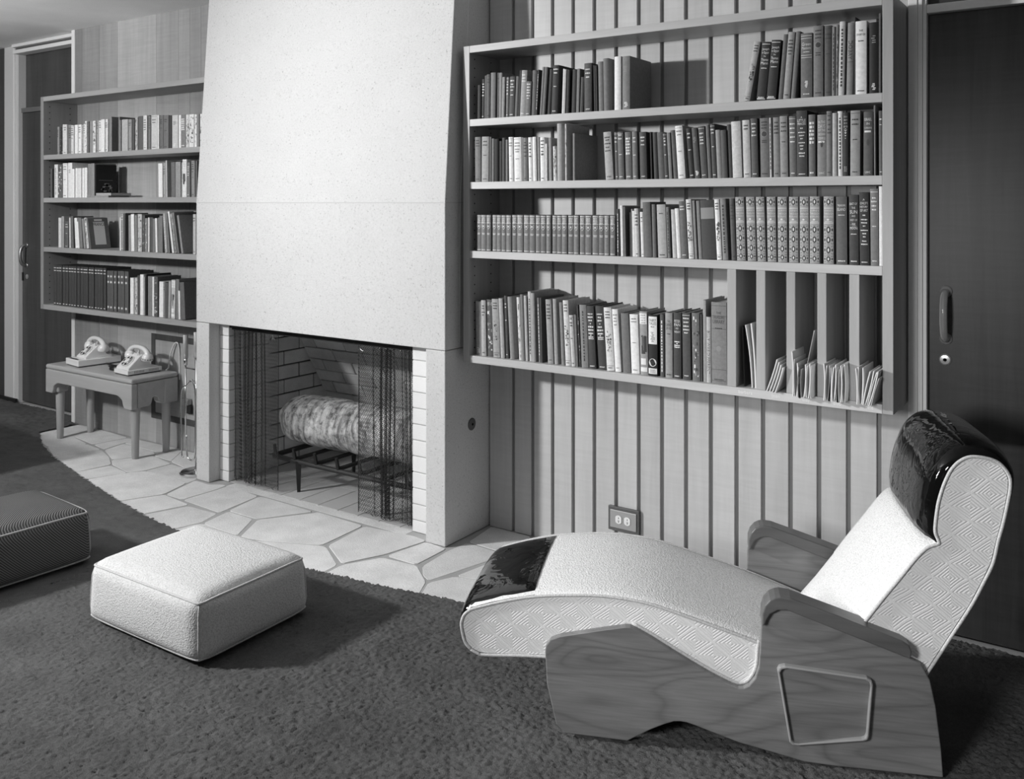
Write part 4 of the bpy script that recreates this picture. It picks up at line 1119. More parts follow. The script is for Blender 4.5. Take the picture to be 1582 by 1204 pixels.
        # ornate tooled panels between raised bands
        for (za, zb) in ((.855, .985), (.435, .575), (.285, .425), (.135, .275), (.02, .125)):
            zc = h*(za+zb)/2; hz = h*(zb-za)/2
            p.bar(-w*.46, w*.46, h*za, h*zb, 'o')
            p.disc(0, zc, w*.22, hz*.72, 'd', 10, .0002); p.disc(0, zc, w*.09, hz*.42, 'l', 6, .0004)
            for sx in (-1, 1):
                p.disc(sx*w*.36, zc, w*.08, hz*.32, 'd', 6, .0002)
                for sz in (-1, 1):
                    p.bar(sx*w*.28-.0012, sx*w*.28+.0012, zc+sz*hz*.72-.0012, zc+sz*hz*.72+.0012, 'd', .0002)
                    p.bar(sx*w*.40-.0012, sx*w*.40+.0012, zc+sz*hz*.78-.001, zc+sz*hz*.78+.001, 'd', .0002)
            for sz in (-1, 1): p.bar(-w*.12, w*.12, zc+sz*hz*.86-.0007, zc+sz*hz*.86+.0007, 'd', .0002)
        for q in (.595, .61, .815, .83): p.bar(-w*.47, w*.47, h*q, h*q+.0014, 'l')
        z = h*.785
        for t in ln: p.text(t, z, h*.034, w*.92, 'l'); z -= h*.042
        p.disc(-w*.05, h*.655, w*.14, h*.014, 'l', 7); p.bar(-w*.35, w*.35, h*.625, h*.632, 'l')
    elif st == 'N':
        for q in (.93, .86): p.bar(-w*.40, w*.40, h*q, h*q+.004, 'l')
        p.bar(-w*.46, w*.46, h*.80, h*.84, 'd'); p.bar(-w*.3, w*.3, h*.035, h*.05, 'l')
    elif st == 'X':
        for q in (.86, .72, .10): p.disc(0, h*q, w*.32, .009, 'm', 12); p.disc(0, h*q, w*.2, .005, 'l', 8, .0001)
    return p

def book(w, h, d, al, st, title, label, group, loc, lean, seed, flags=''):
    rnd = random.Random(seed)
    ang = atan2(lean, h)
    root = empty('book', loc, (0, ang, 0), label=label, cat='book', group=group)
    # pivot on the corner it leans over
    px = w/2*(1-cos(ang)); pz = abs(sin(ang))*w/2
    root.location = (loc[0], loc[1], loc[2] + pz)
    b = min(.0032, w*.16) if st not in 'n' or w > .012 else min(.001, w*.1)
    tk = min(.0022, w*.2)
    n = 6
    outer = [(-w/2, d)] + [(-w/2 + w*i/n, -b*(1-(2*i/n-1)**2)) for i in range(n+1)] + [(w/2, d)]
    inner = [(w/2-tk, d)] + [(w/2-tk-(w-2*tk)*i/n, tk-b*(1-(2*i/n-1)**2)*.7) for i in range(n+1)] + [(-w/2+tk, d)]
    MB().prism(outer + inner, 0, h).build('cover', cloth(al), root, local=True)
    if w > 2.5*tk:
        MB().box(-w/2+tk, w/2-tk, tk*1.2, d-.004, .003, h-.004).build('page_block', M_['page_edge'], root, local=True)
    if st != 'n':
        spine_design(st, title, w, h, b, rnd).build(root)
    return root

SETLAB = {'S': 'volume of the uniform grey set with shield crests', 'Q': 'volume of the ornate gilt-tooled set', 'N': 'dark volume of the long uniform set', 'X': 'volume of the short dark set with round stamps'}
nb = 0
for key, (z, Y, L_) in BOOKS.items():
    cnt = {}
    for i, e in enumerate(L_):
        X, w, h, lean, al, st = e[:6]
        title = e[6] if len(e) > 6 else ''
        fl = e[7] if len(e) > 7 else ''
        w = max(.004, w/1000.0 - .0006); h = h/1000.0
        d = min(.185, max(.115, h*.68))
        if 'deep' in fl: d = .185
        if key[0] == 'l': d = min(d, .165)
        if st in SETLAB:
            cnt[st] = cnt.get(st, 0) + 1
            lab = '%s %s, counted from the left' % (ordinal(cnt[st]), SETLAB[st])
        else:
            size = 'slim' if w < .013 else 'thick' if w > .031 else ''
            hh = 'tall' if h > .235 else ''
            lab = ' '.join(q for q in (hh, size, tone_word(al), 'book,', ordinal(i+1), 'from left on the', SHELF[key]) if q)
        yo = Y + (hash2(i*7+3, nb)-.5)*.008
        if title and st not in 'QK': d = max(d, .13)
        b_ = book(w, h, d, al, st, title, lab, 'books on the ' + SHELF[key], (X/1000.0, yo, z+.0004), lean/1000.0, nb*13+5, fl)
        if fl == 'coverpic':      # dark cover with a framed vignette faces the room
            mb = MB()
            for k in range(16):
                yy = .03+hash2(k, 5)*.07; zz = h*(.12+.28*hash2(k, 9))
                mb.add([(w/2+.0006, yy, zz), (w/2+.0006, yy+.018, zz), (w/2+.0006, yy+.02, zz+.01), (w/2+.0006, yy+.002, zz+.008)], [(0, 1, 2, 3)])
            mb.add([(w/2+.0006, .02, h*.52), (w/2+.0006, .11, h*.52), (w/2+.0006, .11, h*.53), (w/2+.0006, .02, h*.53)], [(0, 1, 2, 3)])
            mb.build('cover_picture', M_['print_mid'], b_, local=True)
        if fl == 'france':
            xk = w/2+.0006
            q = lambda ya, yb, za, zb, s_=0: [(xk+s_, ya*d, za*h), (xk+s_, yb*d, za*h), (xk+s_, yb*d, zb*h), (xk+s_, ya*d, zb*h)]
            MB().add(q(.24, .80, .12, .87), [(0, 1, 2, 3)]).add(q(.3, .7, .90, .96), [(0, 1, 2, 3)]).build('cover_panel', M_['print_light'], b_, local=True)
            vs, fs = text_mesh('FRANCE', .028)
            MB().add([(xk+.0004, .52*d+a*.75, .74*h+c) for a, c in vs], fs).build('cover_title', M_['print_dark'], b_, local=True)
        nb += 1
# two books lying flat on the second shelf of the smaller bookcase
for k, (xa, xb, za, zb, al, lab) in enumerate(((-5.215, -4.985, 1.4804, 1.4915, .30, 'lower of two flat grey books lying on the second shelf of the smaller bookcase'),
                                              (-5.205, -4.965, 1.4919, 1.507, .42, 'upper of two flat grey books lying on the second shelf of the smaller bookcase'))):
    r = empty('book', ((xa+xb)/2, 3.08, za), label=lab, cat='book', group='books lying flat')
    MB().box(xa, xb, 3.075+.004*k, 3.215, za, za+.002).box(xa, xb, 3.075+.004*k, 3.215, zb-.002, zb).box(xa, xb, 3.075+.004*k, 3.077+.004*k, za+.002, zb-.002).build('cover', cloth(al), r)
    MB().box(xa+.003, xb-.003, 3.0785+.004*k, 3.211, za+.002, zb-.002).build('page_block', M_['page_edge'], r)

# ------------------------------------------------------------------ letters and magazines in the slots
def sheet_thing(nm, label, cat, x, y0, z0, depth, height, tk, lean, curl=0., m='paper', group='post in the letter slots', fold=False, yaw=0.):
    """thin stack standing in a slot: leans along X, slightly curled, a folded one is U-shaped"""
    o = MB(); n = 8
    L_ = []; R_ = []
    for i in range(n+1):
        t = i/n
        bx = lean*t + curl*sin(pi*t)
        L_.append((bx, t*height)); R_.append((bx+tk, t*height))
    if fold:
        L_ = [(lean*t_+curl*sin(pi*t_), height*t_) for t_ in [1, .75, .5, .25, .1]] + [(tk*3*(.5-.5*cos(pi*k/6)), -.004*sin(pi*k/6)) for k in range(7)] + [(tk*3+(-lean*.6)*t_*-.3 + curl*sin(pi*t_)*.6, height*.94*t_) for t_ in [.1, .25, .5, .75, 1]]
        poly = L_ + [(a+tk*.35, b+.0008) for a, b in reversed(L_)]
    else:
        poly = L_ + R_[::-1]
    cy, sy = cos(yaw), sin(yaw)
    def fn(p, q, hh):
        return (x + p*cy - hh*sy, y0 + p*sy + hh*cy, z0 + q)
    o.prism(poly, 0, depth, fn=fn)
    ob = o.build(nm, M_[m], label=label, cat=cat, group=group)
    fix_normals(ob)
    return ob
SZ = .8016
sheet_thing('magazine', 'thin black magazine standing at the left in the barbara letter slot', 'magazine', -1.108, 3.085, SZ, .17, .212, .004, -.008, m='black_plastic')
sheet_thing('magazine', 'pale magazine leaning in the middle of the barbara letter slot', 'magazine', -1.078, 3.078, SZ, .175, .218, .003, -.024, .004)
sheet_thing('magazine', 'pale pictorial magazine at the right in the barbara letter slot', 'magazine', -1.066, 3.076, SZ, .18, .225, .005, -.016, .003, m='print_light')
for k in range(4):
    sheet_thing('envelope', '%s envelope from the left, leaning right in the joan letter slot' % ORD[k+1], 'envelope', -1.019+.011*k, 3.055-.004*k, SZ, .11, .112-.008*k, .0028, .036-.003*k, .002)
P3 = [(-.918,-.006,.150,0),(-.913,-.002,.125,0),(-.907,.004,.112,0),(-.900,.004,.10,1),(-.882,.010,.11,0),(-.876,.008,.106,0),(-.866,.008,.115,0),(-.860,.006,.11,0)]
for k, (x, ln_, hh, fo) in enumerate(P3):
    sheet_thing('envelope', '%s piece of post from the left, crammed in the clay letter slot' % ORD[k+1], 'envelope', x, 3.018+.003*(k % 3), SZ, .13, hh, .003 if not fo else .0035, ln_*.5, .003*(-1)**k, m='paper' if k != 3 else 'page_edge', fold=bool(fo))
sheet_thing('envelope', 'tall grey envelope rising to a point behind the post in the clay letter slot', 'envelope', -.912, 3.10, SZ, .10, .215, .002, .042, .0, m='print_light')
P4 = [(-.815,0,.12,0),(-.811,.006,.115,0),(-.804,.008,.115,1),(-.789,.008,.112,0),(-.784,.008,.12,0),(-.777,.006,.112,1),(-.761,0,.12,0),(-.756,.0,.118,0),(-.751,-.001,.123,0)]
for k, (x, ln_, hh, fo) in enumerate(P4):
    sheet_thing('envelope', '%s piece of post from the left, crammed in the bob letter slot' % ORD[k+1], 'envelope', x, 3.012+.004*(k % 3), SZ, .14, hh, .003, ln_*.7, .003*(-1)**k, fold=bool(fo))
P5 = [(-.711,-.004,.115,0),(-.706,-.002,.12,0),(-.699,.004,.118,0),(-.693,.022,.11,0),(-.687,.026,.112,0),(-.681,.028,.108,0),(-.675,.028,.112,0),(-.669,.024,.09,0)]
for k, (x, ln_, hh, fo) in enumerate(P5):
    sheet_thing('envelope', '%s piece of post from the left, fanned out in the cele letter slot' % ORD[k+1], 'envelope', x, 3.014+.004*(k % 3), SZ, .14, hh, .003, ln_, .002*(-1)**k, fold=bool(fo))

# ------------------------------------------------------------------ wall outlet
ou = empty('wall_outlet', (-1.677, WY, .165), label='double wall outlet in a metal plate near the floor on the slat wall', cat='outlet')
MB().box(-1.747, -1.608, WY-.014, WY-.0003, .1135, .211).build('outlet_box', M_['dark_metal'], ou, bevel=.002)
MB().box(-1.7365, -1.6185, WY-.018, WY-.0142, .1265, .1985).build('cover_plate', M_['plate_metal'], ou, bevel=.003)
for xc in (-1.697, -1.658):
    pts = []
    for k in range(28):
        a = 2*pi*k/28
        pts.append((xc + max(-.0140, min(.0140, .0172*cos(a))), .1625 + .0172*sin(a)))
    r = MB().prism([(x, z) for x, z in pts], WY-.0205, WY-.0182, fn=lambda x, z, y: (x, y, z)).build('receptacle', M_['ivory_plastic'], ou, bevel=.0008)
    for dz, hw, hh in ((.0065, .0012, .0034), (-.0045, .0038, .0011), (-.0095, .0012, .0026)):
        MB().box(xc-hw+.001, xc+hw+.001, WY-.0207, WY-.0204, .1625+dz-hh, .1625+dz+hh).build('slot', M_['hole_black'], ou)
MB().lathe([(.003, 0), (.002, .001)], n=10, M=Matrix.Translation((-1.6775, WY-.0182, .1625)) @ Matrix.Rotation(pi/2, 4, 'X')).build('screw', M_['lock_metal'], ou)

# ------------------------------------------------------------------ telephone table
TX0, TX1, TY0, TY1, TZ = -5.475, -4.58, 2.962, 3.264, .46
tb = empty('telephone_table', ((TX0+TX1)/2, (TY0+TY1)/2, 0), label='low wooden side table with rounded leg blocks carrying two white telephones', cat='table')
def apron(a, b):
    """outline of an apron seen from the side: deep blocks over the legs, scooped between"""
    L_ = b - a; k = .115
    p = [(a, TZ-.002), (a, TZ-.145), (a+k*.62, TZ-.145)]
    p += [(a+k*.62+.012, TZ-.128), (a+k*.70+.012, TZ-.100), (a+k+.010, TZ-.082), (a+k+.03, TZ-.078)]
    q = [(2*((a+b)/2)-x, z) for x, z in reversed(p)]
    return p + q
top = MB().box(TX0, TX1, TY0, TY1, TZ-.028, TZ).build('top', M_['table_wood'], tb, bevel=.012, seg=4)
for ya, yb in ((TY0, TY0+.04), (TY1-.04, TY1)):
    fix_normals(MB().prism(apron(TX0+.0005, TX1-.0005), ya+.0005, yb-.0005, fn=lambda x, z, y: (x, y, z-.027)).build('apron', M_['table_wood'], tb, bevel=.006, seg=3))
def apron_short(a, b):
    c = (a+b)/2
    p = [(a, TZ-.029), (a, TZ-.165), (a+.072, TZ-.165), (a+.086, TZ-.15), (a+.092, TZ-.125), (a+.112, TZ-.108), (c, TZ-.103)]
    return p + [(2*c-x, z) for x, z in reversed(p[:-1])]
for xa, xb in ((TX0, TX0+.05), (TX1-.05, TX1)):
    fix_normals(MB().prism(apron_short(TY0+.041, TY1-.041), xa+.001, xb-.001, fn=lambda y, z, x: (x, y, z)).build('apron', M_['table_wood'], tb, bevel=.004, seg=2))
for lx, ly in ((-5.414, 3.022), (-4.628, 3.018), (-4.612, 3.205), (-5.405, 3.212)):
    MB().lathe([(.0165, 0), (.019, .002), (.0265, .30), (.028, TZ-.03)], c=(lx, ly, .0), n=20).build('leg', M_['leg_wood'], tb, smooth=True)
    MB().box(lx-.036, lx+.036, ly-.036, ly+.036, TZ-.172, TZ-.03).build('leg_block', M_['table_wood'], tb, bevel=.012, seg=3)

# ------------------------------------------------------------------ telephones
def telephone(name, loc, rot, label, on_box):
    r = empty(name, loc, (0, 0, rot), label=label, cat='telephone', group='white telephones on the low table')
    r.scale = (1.04, 1.06, .90)
    P_ = dict(parent=r, local=True)
    z0 = .006
    # black foot, then the box base of the key set or the plain sole of the other
    if on_box:
        MB().box(-.079, .079, -.118, .118, .0, z0).build('foot', M_['black_plastic'], bevel=.001, **P_)
        MB().box(-.084, .084, -.124, .124, z0, .048).build('base_box', M_['phone_white'], bevel=.005, seg=3, **P_)
        for k in range(5):
            MB().box(-.052+.021*k, -.036+.021*k, -.116, -.105, .0485, .0515).build('button', M_['black_plastic'], bevel=.001, **P_)
        z0 = .0485; dy = .012; sc = .92
    else:
        MB().box(-.070, .070, -.092, .096, .0, z0).build('foot', M_['black_plastic'], bevel=.001, **P_)
        MB().box(-.074, .074, -.098, .102, z0, .034).build('base_box', M_['phone_white'], bevel=.004, seg=3, **P_)
        for k in range(7):
            for q in (-.060, .024):
                MB().box(.0738, .0746, q+.0085*k, q+.0085*k+.0035, .013, .028).build('vent', M_['dial_grey'], **P_)
        z0 = .0345; dy = 0; sc = 1.0
    # sloping body: profile in y,z extruded in x, narrowing to the top
    prof = [(-.090, 0), (-.088, .012), (-.018, .080), (-.004, .088), (.012, .088), (.022, .075), (.045, .018), (.075, .008), (.088, 0)]
    mb = MB(); rows = []
    for u in (-1, -.96, -.8, 0, .8, .96, 1):
        row = []
        for (y, z) in prof:
            hw = (.066 if not on_box else .060)*(1 - 1.9*z) * (1 if y < .04 else .92)
            ins = 1 if abs(u) < 1 else .985
            row.append((u*hw, (y*ins+dy)*sc, z0 + z*sc*(ins if z > .02 else 1)))
        rows.append(row)
    mb.grid(rows)
    n = len(prof); nr = len(rows)
    mb.f.append(tuple(range(n))); mb.mi.append(0); mb.f.append(tuple((nr-1)*n + i for i in range(n-1, -1, -1))); mb.mi.append(0)
    b = mb.build('body', M_['phone_white'], bevel=.003, seg=2, **P_); fix_normals(b)
    # dial on the sloping face
    sl = atan2(.068, .070)
    c = Vector((0, (-.056+dy)*sc, z0 + .0455*sc))
    nrm = Vector((0, -sin(sl), cos(sl)))
    MD = Matrix.Translation(c + nrm*.001) @ Matrix.Rotation(sl, 4, 'X')
    MB().lathe([(.040, -.002), (.040, .003), (.037, .005)], n=32, M=MD).build('dial_plate', M_['phone_white'], **P_)
    MB().lathe([(.0365, .005), (.036, .0075), (.018, .0085), (.0175, .0087)], n=32, M=MD).build('finger_wheel', M_['dial_grey'], smooth=False, **P_)
    MB().lathe([(.0165, .0087), (.016, .010), (.004, .0106)], n=24, M=MD).build('dial_centre', M_['ivory_plastic'], **P_)
    for k in range(10):
        a = radians(60 + 30*k)
        mm = MD @ Matrix.Translation((.0272*cos(a), .0272*sin(a), .0082))
        MB().lathe([(.0058, 0), (.0055, .0006)], n=12, M=mm).build('finger_hole', M_['ivory_plastic' if k % 2 else 'hole_black'], **P_)
    MB().tube([MD @ Vector((.030, -.020, .007)), MD @ Vector((.033, -.030, .011)), MD @ Vector((.026, -.034, .012))], .0016, 6).build('finger_stop', M_['chrome'], **P_)
    # cradle prongs and handset lying across
    zc = z0 + .088*sc
    for sx in (-1, 1):
        for sy in (-1, 1):
            MB().tube([(sx*.030, (.004+dy)*sc+sy*.016, zc-.012), (sx*.034, (.004+dy)*sc+sy*.021, zc+.004), (sx*.036, (.004+dy)*sc+sy*.023, zc+.016)], [.006, .005, .004], 8).build('cradle_prong', M_['phone_white'], smooth=True, **P_)
    yh = (.006+dy)*sc
    hp = spline([(-.098, yh, zc-.012), (-.086, yh, zc+.016), (-.05, yh, zc+.036), (0, yh, zc+.042), (.05, yh, zc+.036), (.086, yh, zc+.016), (.098, yh, zc-.012)], 5)
    rr = [.019 - .006*sin(pi*i/(len(hp)-1)) for i in range(len(hp))]
    hs = MB().tube(hp, rr, 14).build('handset', M_['phone_white'], smooth=True, **P_)
    for sx in (-1, 1):
        MM = Matrix.Translation((sx*.094, yh, zc-.002)) @ Matrix.Rotation(pi + sx*radians(14), 4, 'Y')
        MB().lathe([(.016, -.012), (.024, -.004), (.030, .012), (.0315, .026), (.030, .032), (.018, .034)], n=24, M=MM).build('receiver_cup', M_['phone_white'], smooth=True, **P_)
        if not on_box and sx == 1:
            for k in range(14):
                a = 2*pi*k/14
                q = MM @ Matrix.Rotation(a, 4, 'Z') @ Matrix.Translation((.0312, 0, .020))
                MB().box(-.0008, .0008, -.0042, .0042, -.0042, .0042, M=q).build('grille_slot', M_['dial_grey'], **P_)
    return r
ph1 = telephone('telephone', (-5.24, 3.135, TZ+.0005), radians(-7), 'white rotary telephone mounted on a flat box base, at the left of the table', True)
ph2 = telephone('telephone', (-4.752, 3.115, TZ+.0005), radians(-4), 'white rotary telephone with vented sides, at the right of the table', False)
# flex lying on the table and cord running up from the hatch
MB().tube(spline([(-5.14, 3.16, TZ+.006), (-5.05, 3.15, TZ+.006), (-4.97, 3.075, TZ+.006), (-4.92, 3.065, TZ+.006), (-4.87, 3.10, TZ+.006), (-4.88, 3.16, TZ+.006), (-4.94, 3.19, TZ+.006), (-5.01, 3.15, TZ+.006), (-5.0, 3.09, TZ+.017), (-4.94, 3.075, TZ+.017), (-4.88, 3.11, TZ+.014)], 6), .0055, 8).build('telephone_cord', M_['black_plastic'], ph1, smooth=True, label='black coiled cord')
MB().tube(spline([(-4.655, 3.235, TZ+.005), (-4.66, 3.255, TZ+.02), (-4.655, 3.262, TZ+.09), (-4.625, 3.268, TZ+.155), (-4.600, 3.272, TZ+.165), (-4.59, 3.276, TZ+.13), (-4.588, 3.279, TZ+.05), (-4.588, 3.279, TZ-.05)], 6), .0042, 8).build('wall_cord', M_['cord_white'], ph2, smooth=True, label='thin pale cord looping up the wall')
jb = empty('junction_box', (-4.50, WY-.02, .24), label='small dark junction box low on the wall behind the table leg', cat='junction box')
MB().box(-4.545, -4.475, WY-.035, WY-.0045, .275, .31).build('plug', M_['brushed_metal'], jb, bevel=.004)
MB().box(-4.52, -4.465, WY-.022, WY-.0045, .225, .2745).build('box_body', M_['black_steel'], jb, bevel=.002)

# ------------------------------------------------------------------ fire tools
ft = empty('fire_tools', (-4.115, 3.045, 0), label='chrome fire tool stand with clear handled tools in the corner by the fireplace', cat='fire tools')
cx, cy = -4.115, 3.045
MB().lathe([(.088, 0), (.088, .006), (.080, .012), (.02, .016), (.012, .022)], c=(cx, cy, .001), n=40).build('base', M_['chrome'], ft, smooth=False)
MB().tube([(cx, cy, .01), (cx, cy, .62)], .007, 12).build('pole', M_['chrome'], ft, smooth=True)
MB().tube([(cx, cy, .62), (cx, cy, .755)], .015, 16).build('pole_handle', M_['lucite'], ft, smooth=True)
MB().tube([(cx-.12, cy+.02, .548), (cx, cy, .552), (cx+.07, cy+.02, .548)], .004, 8).build('cross_bar', M_['chrome'], ft, smooth=True)
for dx, dy, zb in ((-.135, .03, .10), (-.065, .05, .12)):
    MB().tube([(cx+dx, cy+dy, zb), (cx+dx, cy+dy, .56)], .0045, 10).build('tool_shaft', M_['chrome'], ft, smooth=True)
    MB().tube([(cx+dx, cy+dy, .56), (cx+dx, cy+dy, .60)], .011, 14).build('ferrule', M_['chrome'], ft, smooth=True)
    MB().tube([(cx+dx, cy+dy, .60), (cx+dx, cy+dy, .725)], .014, 16).build('tool_handle', M_['lucite'], ft, smooth=True)
MB().tube(spline([(cx-.012, cy-.02, .50), (cx-.05, cy-.02, .47), (cx-.105, cy-.02, .42), (cx-.105, cy-.02, .2), (cx-.10, cy-.02, .09), (cx-.085, cy-.02, .075)], 5), .0045, 8).build('tong_arm', M_['chrome'], ft, smooth=True)
MB().tube(spline([(cx-.012, cy-.02, .50), (cx+.01, cy-.02, .47), (cx+.02, cy-.02, .40), (cx+.018, cy-.02, .2), (cx+.012, cy-.02, .10), (cx-.012, cy-.02, .07), (cx-.04, cy-.02, .075), (cx-.055, cy-.02, .10), (cx-.058, cy-.02, .2)], 5), .0045, 8).build('tong_arm', M_['chrome'], ft, smooth=True)
MB().lathe([(.014, -.004), (.014, .004)], c=(cx-.012, cy-.02, .495), n=16).build('tong_pivot', M_['chrome'], ft)
o = MB()
o.prism([(-.036, .10), (.036, .10), (.036, .20), (.022, .245), (0, .262), (-.022, .245), (-.036, .20)], -.003, .003, fn=lambda a, z, y: (cx-.055+a, cy+.07+y, z)).build('shovel_blade', M_['brushed_metal'], ft)

# ------------------------------------------------------------------ ottomans
def ottoman(name, c, sx, sy, hgt, rz, m, pm, label):
    root = empty(name, (c[0], c[1], CZ+.003), (0, 0, rz), label=label, cat='ottoman')
    R_ = .045; n = 16
    mb = MB()
    def pos(dirx, diry, dirz):
        """point on a rounded puffy box from cube coordinates -1..1"""
        hx, hy, hz = sx/2, sy/2, hgt/2
        p = Vector((dirx*hx, diry*hy, dirz*hz))
        r = min(R_, hz*.42)
        q = Vector((max(-hx+r, min(hx-r, p.x)), max(-hy+r, min(hy-r, p.y)), max(-hz+r, min(hz-r, p.z))))
        d = p - q
        if d.length > 1e-9: p = q + d.normalized()*r
        bx = (1-diry**2)*(1-dirz**2); by = (1-dirx**2)*(1-dirz**2); bz = (1-dirx**2)*(1-diry**2)
        p += Vector((dirx**5*bx*.014, diry**5*by*.014, dirz**5*bz*(.022 if dirz > 0 else 0)))
        # top is a little smaller than the bottom
        k = 1 - .035*(p.z/hz + 1)/2
        return Vector((p.x*k, p.y*k, p.z + hz))
    ax = [(-1 + 2*i/n) for i in range(n+1)]
    ax = [a*abs(a)**-.25 if a else 0 for a in ax]
    for face in range(6):
        s = 1 if face % 2 else -1; k = face//2
        rows = []
        for a in ax:
            row = []
            for b in ax:
                d = [0, 0, 0]; d[k] = s; d[(k+1) % 3] = a; d[(k+2) % 3] = b
                row.append(pos(*d))
            rows.append(row)
        mb.grid(rows)
    body = mb.build('cushion_body', m, root, local=True, smooth=True)
    bm = bmesh.new(); bm.from_mesh(body.data); bmesh.ops.remove_doubles(bm, verts=bm.verts, dist=.0008); bmesh.ops.recalc_face_normals(bm, faces=bm.faces); bm.to_mesh(body.data); bm.free()
    body.data.polygons.foreach_set('use_smooth', [True]*len(body.data.polygons))
    # piping along top, bottom and the four upright corners
    def loop(dz):
        pts = []
        t = [-.93, -.7, -.35, 0, .35, .7, .93]
        for a in t: pts.append(pos(a, -1, dz))
        for a in t: pts.append(pos(1, a, dz))
        for a in t[::-1]: pts.append(pos(a, 1, dz))
        for a in t[::-1]: pts.append(pos(-1, a, dz))
        return pts
    for dz in (.93, -.93):
        MB().tube(spline(loop(dz), 4, True), .0042, 6, closed=True).build('piping', pm, root, local=True, smooth=True)
    for a in (-1, 1):
        for b in (-1, 1):
            MB().tube([pos(a*.965, b*.965, z) for z in (-.93, -.5, 0, .5, .93)], .0036, 6).build('corner_piping', pm, root, local=True, smooth=True)
    return root
ottoman('ottoman', (-2.657, 1.978), .605, .475, .205, radians(1), M_['ottoman_fabric'], M_['piping_fabric'], 'square white woven fabric ottoman with piped edges on the carpet')
pc = fabric('corduroy_piping', .45, .004, .4)
ottoman('ottoman', (-3.655, 1.755), .475, .605, .215, radians(-3), M_['corduroy'], pc, 'dark ribbed corduroy ottoman cut off by the left edge of the frame')

# ------------------------------------------------------------------ chaise longue (local x: foot to head, local y: across, z up)
CH = empty('chaise_longue', (-1.0924, 2.1522, .004), (0, 0, atan2(.39394, .91914)), label='reclining chaise longue with wooden side panels, pale quilted upholstery and black patent headrest', cat='chaise longue')
XZ = lambda t, z, w: (t, w, z)
panel_top = [(-.166,.016),(-.191,.037),(-.216,.143),(-.221,.232),(-.219,.247),(-.206,.265),(-.18,.277),(-.072,.303),(-.005,.318),(.008,.3185),(.022,.313),(.063,.293),(.139,.252),(.213,.214),(.269,.19),(.287,.185),(.300,.186),(.314,.194),(.329,.214),(.338,.243),(.341,.285),(.344,.352),(.352,.375),(.372,.396),(.405,.400),(.701,.302),(.731,.290),(.752,.252),(.765,.189),(.778,.082),(.783,.012)]
panel_bot = [(.52,.010),(.451,.012),(.40,.022),(.287,.043),(.176,.075),(.155,.080),(.139,.081),(.122,.079),(.095,.068),(.063,.052),(0,.014)]
arm_poly = [(.3445,.358),(.3455,.392),(.352,.412),(.365,.428),(.378,.435),(.390,.438),(.415,.436),(.52,.404),(.684,.352),(.700,.342),(.706,.326),(.703,.308),(.55,.357),(.407,.404),(.384,.402),(.366,.391),(.356,.374),(.352,.361)]
frame_out = [(.383,.247),(.388,.257),(.402,.261),(.601,.250),(.612,.245),(.615,.233),(.605,.103),(.602,.094),(.593,.090),(.433,.060),(.420,.0605),(.413,.067)]
W1 = .54
for wa, wb, nm in ((0, .020, 'near'), (W1-.020, W1, 'far')):
    pn = MB().prism(panel_top + panel_bot, wa, wb, fn=XZ).build('side_panel', M_['chaise_wood'], CH, local=True, bevel=.003, seg=2)
    fix_normals(pn)
    ca, cb2 = (-.018, .044) if nm == 'near' else (W1-.044, W1+.018)
    ap = MB().prism(arm_poly, ca, cb2, fn=XZ).build('armrest', M_['arm_wood'], CH, local=True, bevel=.006, seg=3)
    fix_normals(ap)
# framed pocket on the near panel
cxf = sum(p[0] for p in frame_out)/len(frame_out); czf = sum(p[1] for p in frame_out)/len(frame_out)
inn = [(cxf+(x-cxf)*.945, czf+(z-czf)*.94) for x, z in frame_out]
mb = MB(); n = len(frame_out)
ring = []
for (p, w_) in ((frame_out, -.0002), (frame_out, -.016), (inn, -.017), (inn, -.0002)):
    ring.append([(x, w_, z) for x, z in p])
fo = mb.grid(ring, closed_u=False, closed_v=True).build('pocket_frame', M_['frame_wood'], CH, local=True, bevel=.003); fix_normals(fo)
fix_normals(MB().prism(inn, -.0022, -.0003, fn=XZ).build('pocket_panel', M_['chaise_wood'], CH, local=True))

seat_top = [(-.462,.268),(-.460,.288),(-.452,.305),(-.438,.317),(-.424,.324),(-.346,.349),(-.255,.371),(-.144,.384),(-.055,.388),(.043,.380),(.119,.363),(.195,.342),(.288,.316),(.37,.290),(.45,.262),(.53,.232)]
seat_bot = [(.53,.165),(.40,.160),(.30,.172),(.20,.190),(0,.205),(-.224,.204),(-.387,.193),(-.412,.195),(-.434,.205),(-.452,.226)]
back_out = [(.490,.235),(.545,.302),(.597,.374),(.640,.436),(.684,.496),(.716,.541),(.744,.574),(.764,.585),(.775,.589)]
head_out = [(.773,.597),(.767,.612),(.766,.629),(.769,.660),(.774,.693),(.783,.727),(.794,.757),(.806,.780),(.824,.800),(.846,.812),(.870,.814),(.897,.810),(.917,.802),(.931,.789),(.941,.774),(.946,.757),(.945,.730)]
back_rear = [(.939,.695),(.930,.650),(.918,.602),(.906,.547),(.885,.498),(.855,.435),(.805,.348),(.757,.265),(.705,.180),(.60,.165)]
def offset(poly, d):
    n = len(poly); out = []
    A = sum(poly[i][0]*poly[(i+1) % n][1] - poly[(i+1) % n][0]*poly[i][1] for i in range(n))
    sg = -1 if A > 0 else 1
    for i in range(n):
        a, b, c = Vector(poly[i-1]), Vector(poly[i]), Vector(poly[(i+1) % n])
        t = (c-b).normalized() + (b-a).normalized()
        t = t.normalized() if t.length > 1e-6 else Vector((1, 0))
        out.append((b.x - t.y*d*sg*-1*-1 if False else b.x + sg*(-t.y)*d, b.y + sg*t.x*d))
    return out
